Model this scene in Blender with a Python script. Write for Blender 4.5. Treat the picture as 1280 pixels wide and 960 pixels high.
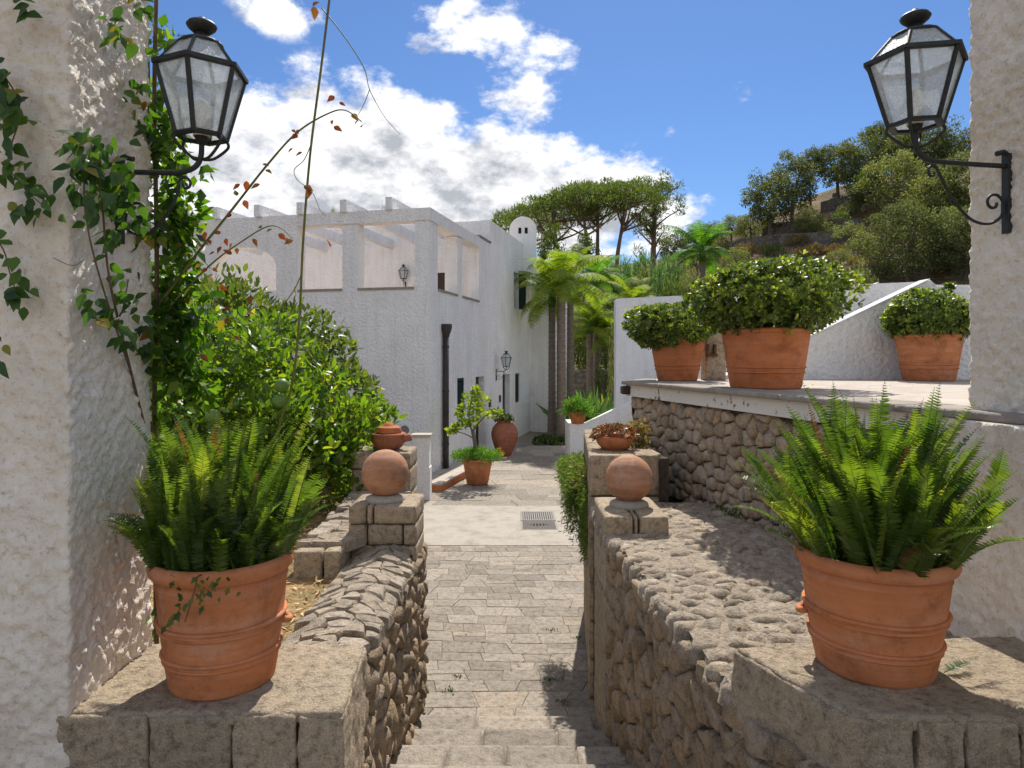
import bpy, bmesh, math, random
import numpy as np
from mathutils import Vector, Matrix, Quaternion

random.seed(7)
RNG = np.random.default_rng(7)
R = math.radians
for o in list(bpy.data.objects):
    bpy.data.objects.remove(o)
scene = bpy.context.scene
COL = scene.collection

# ------------------------------------------------------------------ camera
EYE = 2.70            # metres above the lower path
FPX, CX, YH = 853.33, 640.0, 446.0
cam = bpy.data.objects.new('camera', bpy.data.cameras.new('camera'))
COL.objects.link(cam)
cam.location = (0, 0, EYE)
cam.rotation_euler = (R(90), 0, 0)
cam.data.lens = 24.0
cam.data.sensor_width = 36.0
cam.data.shift_y = -(480.0 - YH) / 1280.0
cam.data.clip_start = 0.05
cam.data.clip_end = 3000
scene.camera = cam

def at(px, py, d):
    """a point of the place, at distance d in front of the camera"""
    return Vector(((px - CX) / FPX * d, d, EYE - (py - YH) / FPX * d))

# ------------------------------------------------------------------ world, sun, exposure
SUN_AZ, SUN_EL = R(10.0), R(52.0)      # azimuth clockwise from +Y
world = bpy.data.worlds.new('World')
scene.world = world
world.use_nodes = True
wn, wl = world.node_tree.nodes, world.node_tree.links
wn.clear()
w_out = wn.new('ShaderNodeOutputWorld')
w_bg = wn.new('ShaderNodeBackground')
w_bg.inputs['Strength'].default_value = 0.112
wl.new(w_bg.outputs[0], w_out.inputs[0])
w_sky = wn.new('ShaderNodeTexSky')
w_sky.sky_type = 'NISHITA'
w_sky.sun_disc = False
w_sky.sun_elevation = SUN_EL
w_sky.sun_rotation = SUN_AZ
w_sky.air_density = 1.0
w_sky.dust_density = 0.2
w_sky.ozone_density = 2.0

def wmath(op, a, b=None, clamp=False):
    n = wn.new('ShaderNodeMath'); n.operation = op; n.use_clamp = clamp
    for i, v in enumerate((a, b)):
        if v is None: continue
        if isinstance(v, (int, float)): n.inputs[i].default_value = v
        else: wl.new(v, n.inputs[i])
    return n.outputs[0]

def wvec(op, a, b):
    n = wn.new('ShaderNodeVectorMath'); n.operation = op
    for i, v in enumerate((a, b)):
        if v is None: continue
        if isinstance(v, (tuple, list, Vector)): n.inputs[i].default_value = v
        else: wl.new(v, n.inputs[i])
    return n.outputs['Value'] if op == 'LENGTH' else n.outputs['Vector']

def wrange(v, a, b, c, d, smooth=True):
    n = wn.new('ShaderNodeMapRange')
    n.interpolation_type = 'SMOOTHSTEP' if smooth else 'LINEAR'
    n.inputs['From Min'].default_value = a; n.inputs['From Max'].default_value = b
    n.inputs['To Min'].default_value = c; n.inputs['To Max'].default_value = d
    wl.new(v, n.inputs['Value'])
    return n.outputs['Result']

def wnoise(vec, scale, detail, rough, off=(0, 0, 0)):
    v = wvec('ADD', vec, off)
    n = wn.new('ShaderNodeTexNoise')
    n.inputs['Scale'].default_value = scale
    n.inputs['Detail'].default_value = detail
    n.inputs['Roughness'].default_value = rough
    wl.new(v, n.inputs['Vector'])
    return n.outputs['Fac']

w_tc = wn.new('ShaderNodeTexCoord')
w_dir = w_tc.outputs['Generated']
w_flat = wvec('MULTIPLY', w_dir, (1.0, 1.0, 1.7))
n_big = wnoise(w_flat, 7.0, 7.0, 0.60, (3.1, 0.4, 1.7))
n_fine = wnoise(w_flat, 26.0, 5.0, 0.62, (0.7, 2.2, 5.1))
n_cover = wnoise(w_flat, 1.6, 2.0, 0.5, (9.3, 4.4, 0.3))
# cumulus banks of this particular sky: centre direction and half-size
bias = None
for px, py, rx, ry, s in ((330, 262, 225, 122, 1.6), (450, 200, 205, 125, 1.7), (580, 245, 205, 116, 1.7),
                          (720, 265, 165, 92, 1.5), (815, 275, 95, 72, 1.0), (400, 150, 110, 70, 1.0),
                          (610, 35, 150, 62, .74), (690, 60, 90, 45, .70), (640, 125, 90, 62, .60), (350, 12, 80, 40, .50),
                          (525, 60, 90, 50, .6), (840, 165, 30, 26, .50), (925, 130, 34, 44, .42)):
    c = Vector(((px - CX) / FPX, 1.0, (YH - py) / FPX)); k = 1.0 / c.length; c = c * k
    sub = wvec('SUBTRACT', w_dir, tuple(c))
    scl = wvec('MULTIPLY', sub, (FPX / (rx * k), 1.6, FPX / (ry * k)))
    ln = wvec('LENGTH', scl, None)
    b = wrange(ln, 0.0, 1.0, s, 0.0, False)
    bias = b if bias is None else wmath('MAXIMUM', bias, b)
# broken cumulus goes on out of view, cover raised there for brighter, neutral fill
sep = wn.new('ShaderNodeSeparateXYZ'); wl.new(w_dir, sep.inputs[0])
away = wrange(sep.outputs['Y'], 0.25, 0.62, 1.0, 0.0)
rest = wmath('MULTIPLY', wrange(n_cover, 0.40, 0.58, 0.0, 1.1), away)
bias = wmath('MAXIMUM', bias, rest)
dens = wmath('ADD', wmath('MULTIPLY', bias, 1.0),
             wmath('ADD', wmath('MULTIPLY', wmath('SUBTRACT', n_big, 0.5), 2.2),
                   wmath('MULTIPLY', wmath('SUBTRACT', n_fine, 0.5), 0.85)))
cover = wrange(dens, 0.28, 0.70, 0.0, 1.0)
cover = wmath('MULTIPLY', cover, wrange(bias, 0.0, 0.22, 0.0, 1.0))
# self-shading of the cloud: compare with the density a little way towards the sun
sunv = Vector((math.sin(SUN_AZ) * math.cos(SUN_EL), math.cos(SUN_AZ) * math.cos(SUN_EL), math.sin(SUN_EL)))
n_off = wnoise(w_flat, 7.0, 7.0, 0.60, (3.1 + .01, 0.4, 1.7 + .055))
relief = wmath('SUBTRACT', n_big, n_off)
shade = wmath('ADD', wrange(dens, 0.55, 1.7, 0.0, 0.85), wmath('ADD', wmath('MULTIPLY', relief, -5.0), wmath('MULTIPLY', wmath('SUBTRACT', n_fine, .5), 1.1)))
shade = wmath('MINIMUM', wmath('MAXIMUM', shade, 0.0), 1.0)
w_cc = wn.new('ShaderNodeMix'); w_cc.data_type = 'RGBA'
wl.new(shade, w_cc.inputs['Factor'])
w_cc.inputs[6].default_value = (7.3, 7.3, 7.35, 1)
w_cc.inputs[7].default_value = (3.0, 3.15, 3.5, 1)
w_mix = wn.new('ShaderNodeMix'); w_mix.data_type = 'RGBA'
wl.new(cover, w_mix.inputs['Factor'])
w_tint = wn.new('ShaderNodeMix'); w_tint.data_type = 'RGBA'; w_tint.blend_type = 'MULTIPLY'
w_tint.inputs['Factor'].default_value = 1.0
w_tint.inputs[7].default_value = (.385, .515, .70, 1)
wl.new(w_sky.outputs[0], w_tint.inputs[6])
wl.new(w_tint.outputs[2], w_mix.inputs[6])
wl.new(w_cc.outputs[2], w_mix.inputs[7])
wl.new(w_mix.outputs[2], w_bg.inputs['Color'])

sun = bpy.data.objects.new('sun', bpy.data.lights.new('sun', 'SUN'))
COL.objects.link(sun)
sun.data.energy = 4.0
sun.data.angle = R(0.53)
sun.data.color = (1.0, 0.945, 0.86)
sun.location = (10, 60, 90)
sun.rotation_euler = sunv.to_track_quat('Z', 'Y').to_euler()

scene.view_settings.view_transform = 'Standard'
scene.view_settings.look = 'None'
scene.view_settings.exposure = 0.57
scene.view_settings.gamma = 1.0
scene.view_settings.use_curve_mapping = False

# ------------------------------------------------------------------ helpers
MATX = {}

def thing(name, label, cat, loc=(0, 0, 0), rotz=0.0, group=None, kind=None):
    o = bpy.data.objects.new(name, None)
    COL.objects.link(o)
    o.empty_display_size = 0.1
    o.location = loc
    o.rotation_euler = (0, 0, rotz)
    MATX[o.name] = Matrix.Translation(Vector(loc)) @ Matrix.Rotation(rotz, 4, 'Z')
    if kind: o['kind'] = kind
    if label: o['label'] = label
    if cat: o['category'] = cat
    if group: o['group'] = group
    return o

def mkmesh(name, verts, faces, smooth=False):
    me = bpy.data.meshes.new(name)
    if isinstance(verts, np.ndarray) and isinstance(faces, np.ndarray):
        nv, nf, k = len(verts), len(faces), faces.shape[1]
        me.vertices.add(nv)
        me.vertices.foreach_set('co', verts.astype(np.float32).ravel())
        me.loops.add(nf * k)
        me.loops.foreach_set('vertex_index', faces.astype(np.int32).ravel())
        me.polygons.add(nf)
        me.polygons.foreach_set('loop_start', np.arange(0, nf * k, k, dtype=np.int32))
        me.update(calc_edges=True)
    else:
        me.from_pydata([tuple(v) for v in verts], [], [tuple(f) for f in faces])
        me.update()
    if smooth:
        me.polygons.foreach_set('use_smooth', np.ones(len(me.polygons), dtype=bool))
    return me

def part(name, mesh_or_vf, mat, parent=None, smooth=False, world=False, label=None, kind=None, loc=None):
    """one mesh object; vertices are in the parent's own frame unless world=True"""
    if isinstance(mesh_or_vf, bpy.types.Mesh):
        me = mesh_or_vf
    else:
        v, f = mesh_or_vf
        if world and parent is not None:
            inv = np.array(MATX[parent.name].inverted())
            v = np.asarray([tuple(q) for q in v], dtype=float) if not isinstance(v, np.ndarray) else v
            v = v @ inv[:3, :3].T + inv[:3, 3]
            if not isinstance(f, np.ndarray): v = [tuple(q) for q in v]
        me = mkmesh(name, v, f, smooth)
    if mat is not None and len(me.materials) == 0:
        me.materials.append(mat)
    o = bpy.data.objects.new(name, me)
    COL.objects.link(o)
    if parent is not None:
        o.parent = parent
        MATX[o.name] = MATX[parent.name].copy() if loc is None else MATX[parent.name] @ Matrix.Translation(loc)
    else:
        MATX[o.name] = Matrix.Identity(4)
    if loc is not None: o.location = loc
    if label: o['label'] = label
    if kind: o['kind'] = kind
    return o

def struct(name, vf, mat, smooth=False):
    o = part(name, vf, mat, smooth=smooth)
    o['kind'] = 'structure'
    return o

def copy_tree(o, parent=None):
    c = o.copy(); COL.objects.link(c); c.parent = parent
    for ch in list(o.children): copy_tree(ch, c)
    return c

class MB:
    """collects simple shapes into one mesh"""
    def __init__(s): s.v, s.f = [], []
    def add(s, v, f):
        b = len(s.v); s.v += [tuple(q) for q in v]; s.f += [tuple(i + b for i in q) for q in f]; return s
    def box(s, x0, x1, y0, y1, z0, z1):
        v = [(x0, y0, z0), (x1, y0, z0), (x1, y1, z0), (x0, y1, z0), (x0, y0, z1), (x1, y0, z1), (x1, y1, z1), (x0, y1, z1)]
        return s.add(v, [(0, 3, 2, 1), (4, 5, 6, 7), (0, 1, 5, 4), (1, 2, 6, 5), (2, 3, 7, 6), (3, 0, 4, 7)])
    def prism(s, poly, z0, z1):
        n = len(poly)
        z0 = z0 if hasattr(z0, '__len__') else [z0] * n
        z1 = z1 if hasattr(z1, '__len__') else [z1] * n
        v = [(p[0], p[1], a) for p, a in zip(poly, z0)] + [(p[0], p[1], a) for p, a in zip(poly, z1)]
        f = [tuple(reversed(range(n))), tuple(range(n, 2 * n))] + [(i, (i + 1) % n, n + (i + 1) % n, n + i) for i in range(n)]
        return s.add(v, f)
    def tube(s, pts, rad, seg=6, cap=True):
        pts = [Vector(p) for p in pts]; n = len(pts)
        rad = rad if hasattr(rad, '__len__') else [rad] * n
        up = Vector((0.3, 0.2, 1)).normalized(); vs = []
        prev = None
        for i, p in enumerate(pts):
            t = (pts[min(i + 1, n - 1)] - pts[max(i - 1, 0)])
            t = t.normalized() if t.length > 1e-9 else Vector((0, 0, 1))
            a = prev if prev is not None else (t.orthogonal())
            a = (a - t * a.dot(t))
            a = a.normalized() if a.length > 1e-6 else t.orthogonal().normalized()
            prev = a; b = t.cross(a)
            for k in range(seg):
                w = 2 * math.pi * k / seg
                vs.append(p + (a * math.cos(w) + b * math.sin(w)) * rad[i])
        fs = [(i * seg + k, i * seg + (k + 1) % seg, (i + 1) * seg + (k + 1) % seg, (i + 1) * seg + k) for i in range(n - 1) for k in range(seg)]
        if cap:
            fs.append(tuple(reversed(range(seg)))); fs.append(tuple(range((n - 1) * seg, n * seg)))
        return s.add(vs, fs)
    def lathe(s, prof, seg=32, c=(0, 0, 0), phase=0.0):
        n = len(prof); vs = []
        for r, z in prof:
            for k in range(seg):
                w = 2 * math.pi * k / seg + phase
                vs.append((c[0] + r * math.cos(w), c[1] + r * math.sin(w), c[2] + z))
        fs = [(i * seg + k, i * seg + (k + 1) % seg, (i + 1) * seg + (k + 1) % seg, (i + 1) * seg + k) for i in range(n - 1) for k in range(seg)]
        fs.append(tuple(reversed(range(seg)))); fs.append(tuple(range((n - 1) * seg, n * seg)))
        return s.add(vs, fs)
    @property
    def vf(s): return (s.v, s.f)

def catmull(pts, n=8):
    P = [Vector(p) for p in pts]; out = []
    for i in range(len(P) - 1):
        a, b, c, d = P[max(i - 1, 0)], P[i], P[i + 1], P[min(i + 2, len(P) - 1)]
        for k in range(n):
            t = k / n
            out.append(0.5 * ((2 * b) + (c - a) * t + (2 * a - 5 * b + 4 * c - d) * t * t + (3 * b - a - 3 * c + d) * t ** 3))
    out.append(P[-1]); return out

# lattice value noise for true surface relief
def _h(i, j, k):
    n = (i * 374761393 + j * 668265263 + k * 2147483647 + 1013904223) & 0xffffffff
    n = ((n ^ (n >> 13)) * 1274126177) & 0xffffffff
    n = (n ^ (n >> 16)) & 0xffffffff
    return n / 4294967295.0
def vnoise(p):
    p = np.asarray(p, dtype=float); i = np.floor(p).astype(np.int64); f = p - i; f = f * f * (3 - 2 * f)
    r = 0
    for dx in (0, 1):
        for dy in (0, 1):
            for dz in (0, 1):
                w = (f[:, 0] if dx else 1 - f[:, 0]) * (f[:, 1] if dy else 1 - f[:, 1]) * (f[:, 2] if dz else 1 - f[:, 2])
                r = r + w * _h(i[:, 0] + dx, i[:, 1] + dy, i[:, 2] + dz)
    return r
def fbm(p, scale, octv=4, gain=0.5):
    p = np.asarray(p) * scale; a, t, s = 1.0, 0.0, 0.0
    for k in range(octv):
        t = t + a * vnoise(p + 17.3 * k); s += a; a *= gain; p = p * 2.03
    return t / s - 0.5

def rough_block(plan, z0, z1, res=0.02, amp=0.008, rnd=0.02, nscale=9.0):
    """block over a plan quad (4 xy points, ccw), edges worn round and faces hewn rough"""
    plan = [Vector((p[0], p[1])) for p in plan]
    lx = max((plan[1] - plan[0]).length, (plan[2] - plan[3]).length)
    ly = max((plan[3] - plan[0]).length, (plan[2] - plan[1]).length)
    lz = z1 - z0
    nx, ny, nz = [max(3, int(round(l / res))) for l in (lx, ly, lz)]
    idx = {}; V = []; F = []
    def vid(i, j, k):
        q = (i, j, k)
        if q not in idx:
            idx[q] = len(V); V.append((i / nx, j / ny, k / nz))
        return idx[q]
    for i in range(nx):
        for j in range(ny):
            F.append((vid(i, j, 0), vid(i, j + 1, 0), vid(i + 1, j + 1, 0), vid(i + 1, j, 0)))
            F.append((vid(i, j, nz), vid(i + 1, j, nz), vid(i + 1, j + 1, nz), vid(i, j + 1, nz)))
    for i in range(nx):
        for k in range(nz):
            F.append((vid(i, 0, k), vid(i + 1, 0, k), vid(i + 1, 0, k + 1), vid(i, 0, k + 1)))
            F.append((vid(i, ny, k), vid(i, ny, k + 1), vid(i + 1, ny, k + 1), vid(i + 1, ny, k)))
    for j in range(ny):
        for k in range(nz):
            F.append((vid(0, j, k), vid(0, j, k + 1), vid(0, j + 1, k + 1), vid(0, j + 1, k)))
            F.append((vid(nx, j, k), vid(nx, j + 1, k), vid(nx, j + 1, k + 1), vid(nx, j, k + 1)))
    P = np.array(V)
    L = np.array([lx, ly, lz])
    q = (P - 0.5) * L
    inner = np.clip(q, -(L / 2 - rnd), (L / 2 - rnd))
    d = q - inner; ln = np.linalg.norm(d, axis=1)
    nrm = np.where(ln[:, None] > 1e-9, d / np.maximum(ln, 1e-9)[:, None], 0)
    q = inner + nrm * rnd
    a = q[:, 0] / lx + .5; b = q[:, 1] / ly + .5
    pl = np.array([[p.x, p.y] for p in plan])
    xy = (1 - a)[:, None] * (1 - b)[:, None] * pl[0] + a[:, None] * (1 - b)[:, None] * pl[1] + a[:, None] * b[:, None] * pl[2] + (1 - a)[:, None] * b[:, None] * pl[3]
    W = np.column_stack([xy, q[:, 2] + (z0 + z1) / 2])
    ex = (plan[1] - plan[0]).normalized(); ey = Vector((-ex.y, ex.x))
    N = np.column_stack([nrm[:, 0] * ex.x + nrm[:, 1] * ey.x, nrm[:, 0] * ex.y + nrm[:, 1] * ey.y, nrm[:, 2]])
    h = fbm(W, nscale, 4, 0.6) * 2 * amp + np.maximum(0, fbm(W + 40, nscale * .4, 2)) * -amp * 2
    W = W + N * h[:, None]
    return W, np.array(F)

def stucco_prism(plan, z0, z1, res=0.014, amp=0.006, lean=0.0, open_sides=()):
    """upright prism over a plan loop, rough-cast relief on its sides"""
    pts = []
    n = len(plan)
    for i in range(n):
        a, b = Vector(plan[i]), Vector(plan[(i + 1) % n])
        rr = res if i not in open_sides else 0.2
        m = max(1, int((b - a).length / rr))
        for k in range(m): pts.append(a.lerp(b, k / m))
    # soften corners a little
    P = np.array([[p.x, p.y] for p in pts])
    for _ in range(3):
        P = (np.roll(P, 1, 0) + P * 2 + np.roll(P, -1, 0)) / 4
    T = np.roll(P, -1, 0) - np.roll(P, 1, 0); T /= np.linalg.norm(T, axis=1)[:, None]
    N = np.column_stack([T[:, 1], -T[:, 0]])
    nz = max(2, int((z1 - z0) / res)); m = len(P)
    zs = np.linspace(z0, z1, nz + 1)
    X = np.repeat(P[None], nz + 1, 0).reshape(-1, 2); NN = np.repeat(N[None], nz + 1, 0).reshape(-1, 2)
    Z = np.repeat(zs, m)
    W = np.column_stack([X, Z])
    k = fbm(W * np.array([1, 1, .8]), 46, 2, .5); g = fbm(W + 11, 95, 2, .5); big = fbm(W + 23, 5, 2)
    h = amp * (1.6 * np.maximum(k, -0.12) * 2 + 0.7 * g * 2) + big * amp * 1.2
    h = h * (.75 + 1.6 * np.clip(fbm(W + 61, 2.2, 3) + .12, 0, .5)) + .004 * fbm(W * np.array([1, 1, .25]) + 5, 7, 3)
    W[:, :2] += NN * h[:, None]
    c = P.mean(0)
    if lean:
        W[:, :2] = c + (W[:, :2] - c) * (1 + lean * (z1 - W[:, 2]) / (z1 - z0))[:, None]
    i = np.arange(nz)[:, None] * m; j = np.arange(m)[None]
    F = np.stack([i + j, i + (j + 1) % m, i + m + (j + 1) % m, i + m + j], -1).reshape(-1, 4)
    V = np.vstack([W, [[c[0], c[1], z1]], [[c[0], c[1], z0]]])
    tp = len(W); top0 = nz * m
    jj = np.arange(m)
    F = np.vstack([F, np.stack([top0 + jj, top0 + (jj + 1) % m, np.full(m, tp), np.full(m, tp)], -1)[:0]])
    faces = [tuple(q) for q in F] + [tuple(top0 + jj), tuple(reversed(jj))]
    return V[:tp], faces

# fitted rubble: clip the domain polygon by the bisectors of neighbouring seeds
def clip(poly, px, py, nx, ny):
    out = []
    m = len(poly)
    for i in range(m):
        a, b = poly[i], poly[(i + 1) % m]
        da = (a[0] - px) * nx + (a[1] - py) * ny; db = (b[0] - px) * nx + (b[1] - py) * ny
        if da <= 0: out.append(a)
        if (da < 0 < db) or (db < 0 < da):
            t = da / (da - db); out.append((a[0] + (b[0] - a[0]) * t, a[1] + (b[1] - a[1]) * t))
    return out
def inside(p, poly):
    s = 0
    for i in range(len(poly)):
        a, b = poly[i], poly[(i + 1) % len(poly)]
        if (b[0] - a[0]) * (p[1] - a[1]) - (b[1] - a[1]) * (p[0] - a[0]) < 0: return False
    return True
def cells(poly, su, sv, jit=0.42, rng=random):
    us = [p[0] for p in poly]; vs = [p[1] for p in poly]
    pts = []; row = 0; v = min(vs) - sv
    while v < max(vs) + sv:
        u = min(us) - su + (su / 2 if row % 2 else 0)
        while u < max(us) + su:
            pts.append((u + rng.uniform(-jit, jit) * su, v + rng.uniform(-jit, jit) * sv)); u += su
        v += sv; row += 1
    pts = [p for p in pts if rng.random() > .10]
    A = np.array(pts) / np.array([su, sv]); res = []
    for i, p in enumerate(pts):
        if not inside(p, poly): continue
        d = ((A - A[i]) ** 2).sum(1); nn = np.argsort(d)[1:20]
        c = list(poly)
        for j in nn:
            q = pts[j]; nx, ny = (q[0] - p[0]) / su ** 2, (q[1] - p[1]) / sv ** 2
            c = clip(c, (p[0] + q[0]) / 2, (p[1] + q[1]) / 2, nx, ny)
            if len(c) < 3: break
        if len(c) >= 3: res.append(c)
    return res
def stone_vf(c, F, gap, h, h0=-0.03, rnd=0.25, jag=0.12, tilt=0.0, rng=random, jz=.12):
    """one stone over cell c of the (u,v) domain; F(u,v,height) gives its place"""
    cu = sum(p[0] for p in c) / len(c); cv = sum(p[1] for p in c) / len(c)
    ring = []
    for i in range(len(c)):
        a, b = c[i], c[(i + 1) % len(c)]
        l = math.hypot(b[0] - a[0], b[1] - a[1])
        ring.append(a)
        if l > 0.05: ring.append(((a[0] + b[0]) / 2 + rng.uniform(-jag, jag) * l * .5, (a[1] + b[1]) / 2 + rng.uniform(-jag, jag) * l * .5))
    n = len(ring)
    if n > 10:
        ring = [ring[int(i * n / 10)] for i in range(10)]; n = 10
    rad = sum(math.hypot(p[0] - cu, p[1] - cv) for p in ring) / n
    if rad < 1e-4: return None
    s0 = max(0.3, 1 - gap / rad)
    tu, tv = rng.uniform(-tilt, tilt), rng.uniform(-tilt, tilt)
    V = []
    for s, hh in ((s0, h0), (s0 * (1 - rnd * .22), h * .62), (s0 * (1 - rnd), h)):
        for p in ring:
            j = rng.uniform(.94, 1.05)
            du, dv = (p[0] - cu) * s * j, (p[1] - cv) * s * j
            V.append(F(cu + du, cv + dv, hh + (tu * du + tv * dv if hh > 0 else 0) + (rng.uniform(-jz, jz) * h if hh > 0 else 0)))
    V.append(F(cu, cv, h * rng.uniform(1 - jz * .4, 1 + jz * 1.2)))
    f = []
    for r in (0, 1):
        f += [(r * n + i, r * n + (i + 1) % n, (r + 1) * n + (i + 1) % n, (r + 1) * n + i) for i in range(n)]
    f += [(2 * n + i, 2 * n + (i + 1) % n, 3 * n) for i in range(n)]
    return V, f
def lay_stones(parent, name, mat, F, poly, su, sv, gap, h, hv=.5, flip=False, smooth=True, seed=1, **kw):
    rng = random.Random(seed)
    n = 0
    for c in cells(poly, su, sv, rng=rng):
        r = stone_vf(c, F, gap, h * rng.uniform(1 - hv, 1 + hv), rng=rng, **kw)
        if r is None: continue
        v, f = r
        if flip: f = [tuple(reversed(q)) for q in f]
        part(name, (v, f), mat, parent, smooth=smooth, world=True); n += 1
    return n

# ------------------------------------------------------------------ foliage
LEAF5 = (np.array([(0, 0, 0), (-.30, .42, .07), (0, 1, -.06), (.30, .42, .07), (0, .45, 0.0)]),
         np.array([(0, 4, 1), (4, 2, 1), (0, 3, 4), (4, 3, 2)]))
LEAF_OB = (np.array([(0, 0, 0), (-.12, .35, .03), (-.20, .72, .05), (0, 1, .0), (.20, .72, .05), (.12, .35, .03)]),
           np.array([(0, 5, 1, 1), (1, 5, 4, 2), (2, 4, 3, 3)]))
LEAF8 = (np.array([(0, 0, 0), (-.15, .16, .03), (-.235, .40, .05), (-.16, .72, .02), (0, 1, -.07), (.16, .72, .02), (.235, .40, .05), (.15, .16, .03), (0, .42, -.01), (0, .72, -.035)]),
         np.array([(0, 8, 1), (1, 8, 2), (2, 8, 9), (2, 9, 3), (3, 9, 4), (0, 7, 8), (7, 6, 8), (8, 6, 9), (6, 5, 9), (9, 5, 4)]))
LEAF2 = (np.array([(0, 0, 0), (.30, .45, .06), (0, 1, 0), (-.30, .45, .06)]), np.array([(0, 1, 2), (0, 2, 3)]))
NEEDLE = (np.array([(0, 0, 0), (.10, .55, .0), (0, 1, 0), (-.10, .55, .0)]), np.array([(0, 1, 2), (0, 2, 3)]))

def unit(a):
    return a / np.maximum(np.linalg.norm(a, axis=-1, keepdims=True), 1e-9)
def scatter(tpl, org, axis, nrm, size):
    """leaf shapes at org, pointing along axis, facing nrm"""
    tv, tf = tpl
    if tf.shape[1] == 4:
        tf = np.array([t for q in tf for t in ((q[0], q[1], q[2]), (q[0], q[2], q[3])) if len(set(t)) == 3])
    y = unit(axis); x = unit(np.cross(y, nrm)); z = np.cross(x, y)
    s = np.asarray(size).reshape(-1, 1, 1)
    V = org[:, None, :] + s * (tv[None, :, 0:1] * x[:, None] + tv[None, :, 1:2] * y[:, None] + tv[None, :, 2:3] * z[:, None])
    n, k = len(org), len(tv)
    F = (tf[None] + (np.arange(n) * k)[:, None, None]).reshape(-1, 3)
    return V.reshape(-1, 3), F
def merge(*vf):
    V, F, b = [], [], 0
    for v, f in vf:
        v = np.asarray(v, dtype=float); f = np.asarray(f)
        V.append(v); F.append(f + b); b += len(v)
    return np.vstack(V), np.vstack(F)
def rdir(n, rng=RNG):
    return unit(rng.normal(size=(n, 3)))
def clump_leaves(centres, radii, per, size, tpl=LEAF2, up=0.35, flat=0.8, rng=RNG, shell=0.55):
    """leaves through clumps: denser towards each clump's outside, turned outward and up"""
    O, A, N, S = [], [], [], []
    for c, r in zip(centres, radii):
        d = rdir(per, rng); rad = (shell + (1 - shell) * rng.random((per, 1))) ** 1.0 * r * rng.uniform(.75, 1.12, (per, 1))
        o = np.asarray(c) + d * rad * np.array([1, 1, flat])
        a = unit(d * .8 + rdir(per, rng) * .8 + np.array([0, 0, up]))
        O.append(o); A.append(a); N.append(unit(rdir(per, rng) + np.array([0, 0, .7]) + d * .4)); S.append(size * rng.uniform(.6, 1.25, per))
    return scatter(tpl, np.vstack(O), np.vstack(A), np.vstack(N), np.concatenate(S))
def rosettes(org, ax, per, size, tpl=LEAF_OB, spread=0.9, rng=RNG):
    n = len(org); ax = unit(ax)
    t = unit(np.cross(ax, np.array([.31, .22, .93]) + rdir(n, rng) * .2)); b = np.cross(ax, t)
    O, A, N, S = [], [], [], []
    for k in range(per):
        w = 2 * math.pi * (k / per) + rng.uniform(0, 1.2, n); lift = rng.uniform(.25, 1.1, n)
        d = (t * np.cos(w)[:, None] + b * np.sin(w)[:, None]) * spread + ax * lift[:, None]
        O.append(org); A.append(d); N.append(ax - unit(d) * .3 + rdir(n, rng) * .15); S.append(size * rng.uniform(.65, 1.2, n))
    return scatter(tpl, np.vstack(O), np.vstack(A), np.vstack(N), np.concatenate(S))
def frond_vf(length, rise, droop, pin, n, width=.16, curl=0.0, fold=.25, side=0.0, pdroop=0.0, rng=RNG, rr=.004, stalk=.08, tip=.38, fwd=.28):
    """a feather frond from the origin: rises, then arches over towards +Y"""
    ts = np.linspace(0, 1, 14)
    ang = rise - droop * ts ** 1.6
    dy = np.cos(ang) * length / 13; dz = np.sin(ang) * length / 13
    Y = np.concatenate([[0], np.cumsum(dy)[:-1]]); Z = np.concatenate([[0], np.cumsum(dz)[:-1]]); X = side * ts ** 2 * length
    P = np.column_stack([X, Y, Z])
    mb = MB(); mb.tube([tuple(p) for p in P], list(rr * (1 - .8 * ts)), 3, cap=False)
    tf = np.array([t for q in mb.f for t in ((q[0], q[1], q[2]), (q[0], q[2], q[3]))])
    tt = np.linspace(stalk, .995, n)
    pos = np.column_stack([np.interp(tt, ts, P[:, i]) for i in range(3)])
    a = np.interp(tt, ts, ang)
    tan = np.column_stack([np.full(n, side * .5), np.cos(a), np.sin(a)]); nor = np.column_stack([np.zeros(n), -np.sin(a), np.cos(a)])
    prof = np.minimum(1, np.minimum((tt - stalk + .05) / .16, ((1.0 - tt) / tip) ** .75 + .05))
    O, A, N, S = [], [], [], []
    for s in (-1, 1):
        d = np.column_stack([np.full(n, s * 1.0), np.zeros(n), np.zeros(n)]) + tan * fwd + nor * fold + rng.normal(size=(n, 3)) * .07
        d[:, 2] -= pdroop
        O.append(pos); A.append(d); N.append(nor + rng.normal(size=(n, 3)) * .15); S.append(pin * prof * rng.uniform(.85, 1.1, n))
    tpl = (np.array([(-width * .5, 0, 0), (width * .5, 0, 0), (width * .45, .55, .02), (0, 1, -.03), (-width * .45, .55, .02)]),
           np.array([(0, 1, 2), (0, 2, 4), (4, 2, 3)]))
    return merge((np.array(mb.v), tf), scatter(tpl, np.vstack(O), np.vstack(A), np.vstack(N), np.concatenate(S)))

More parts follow.
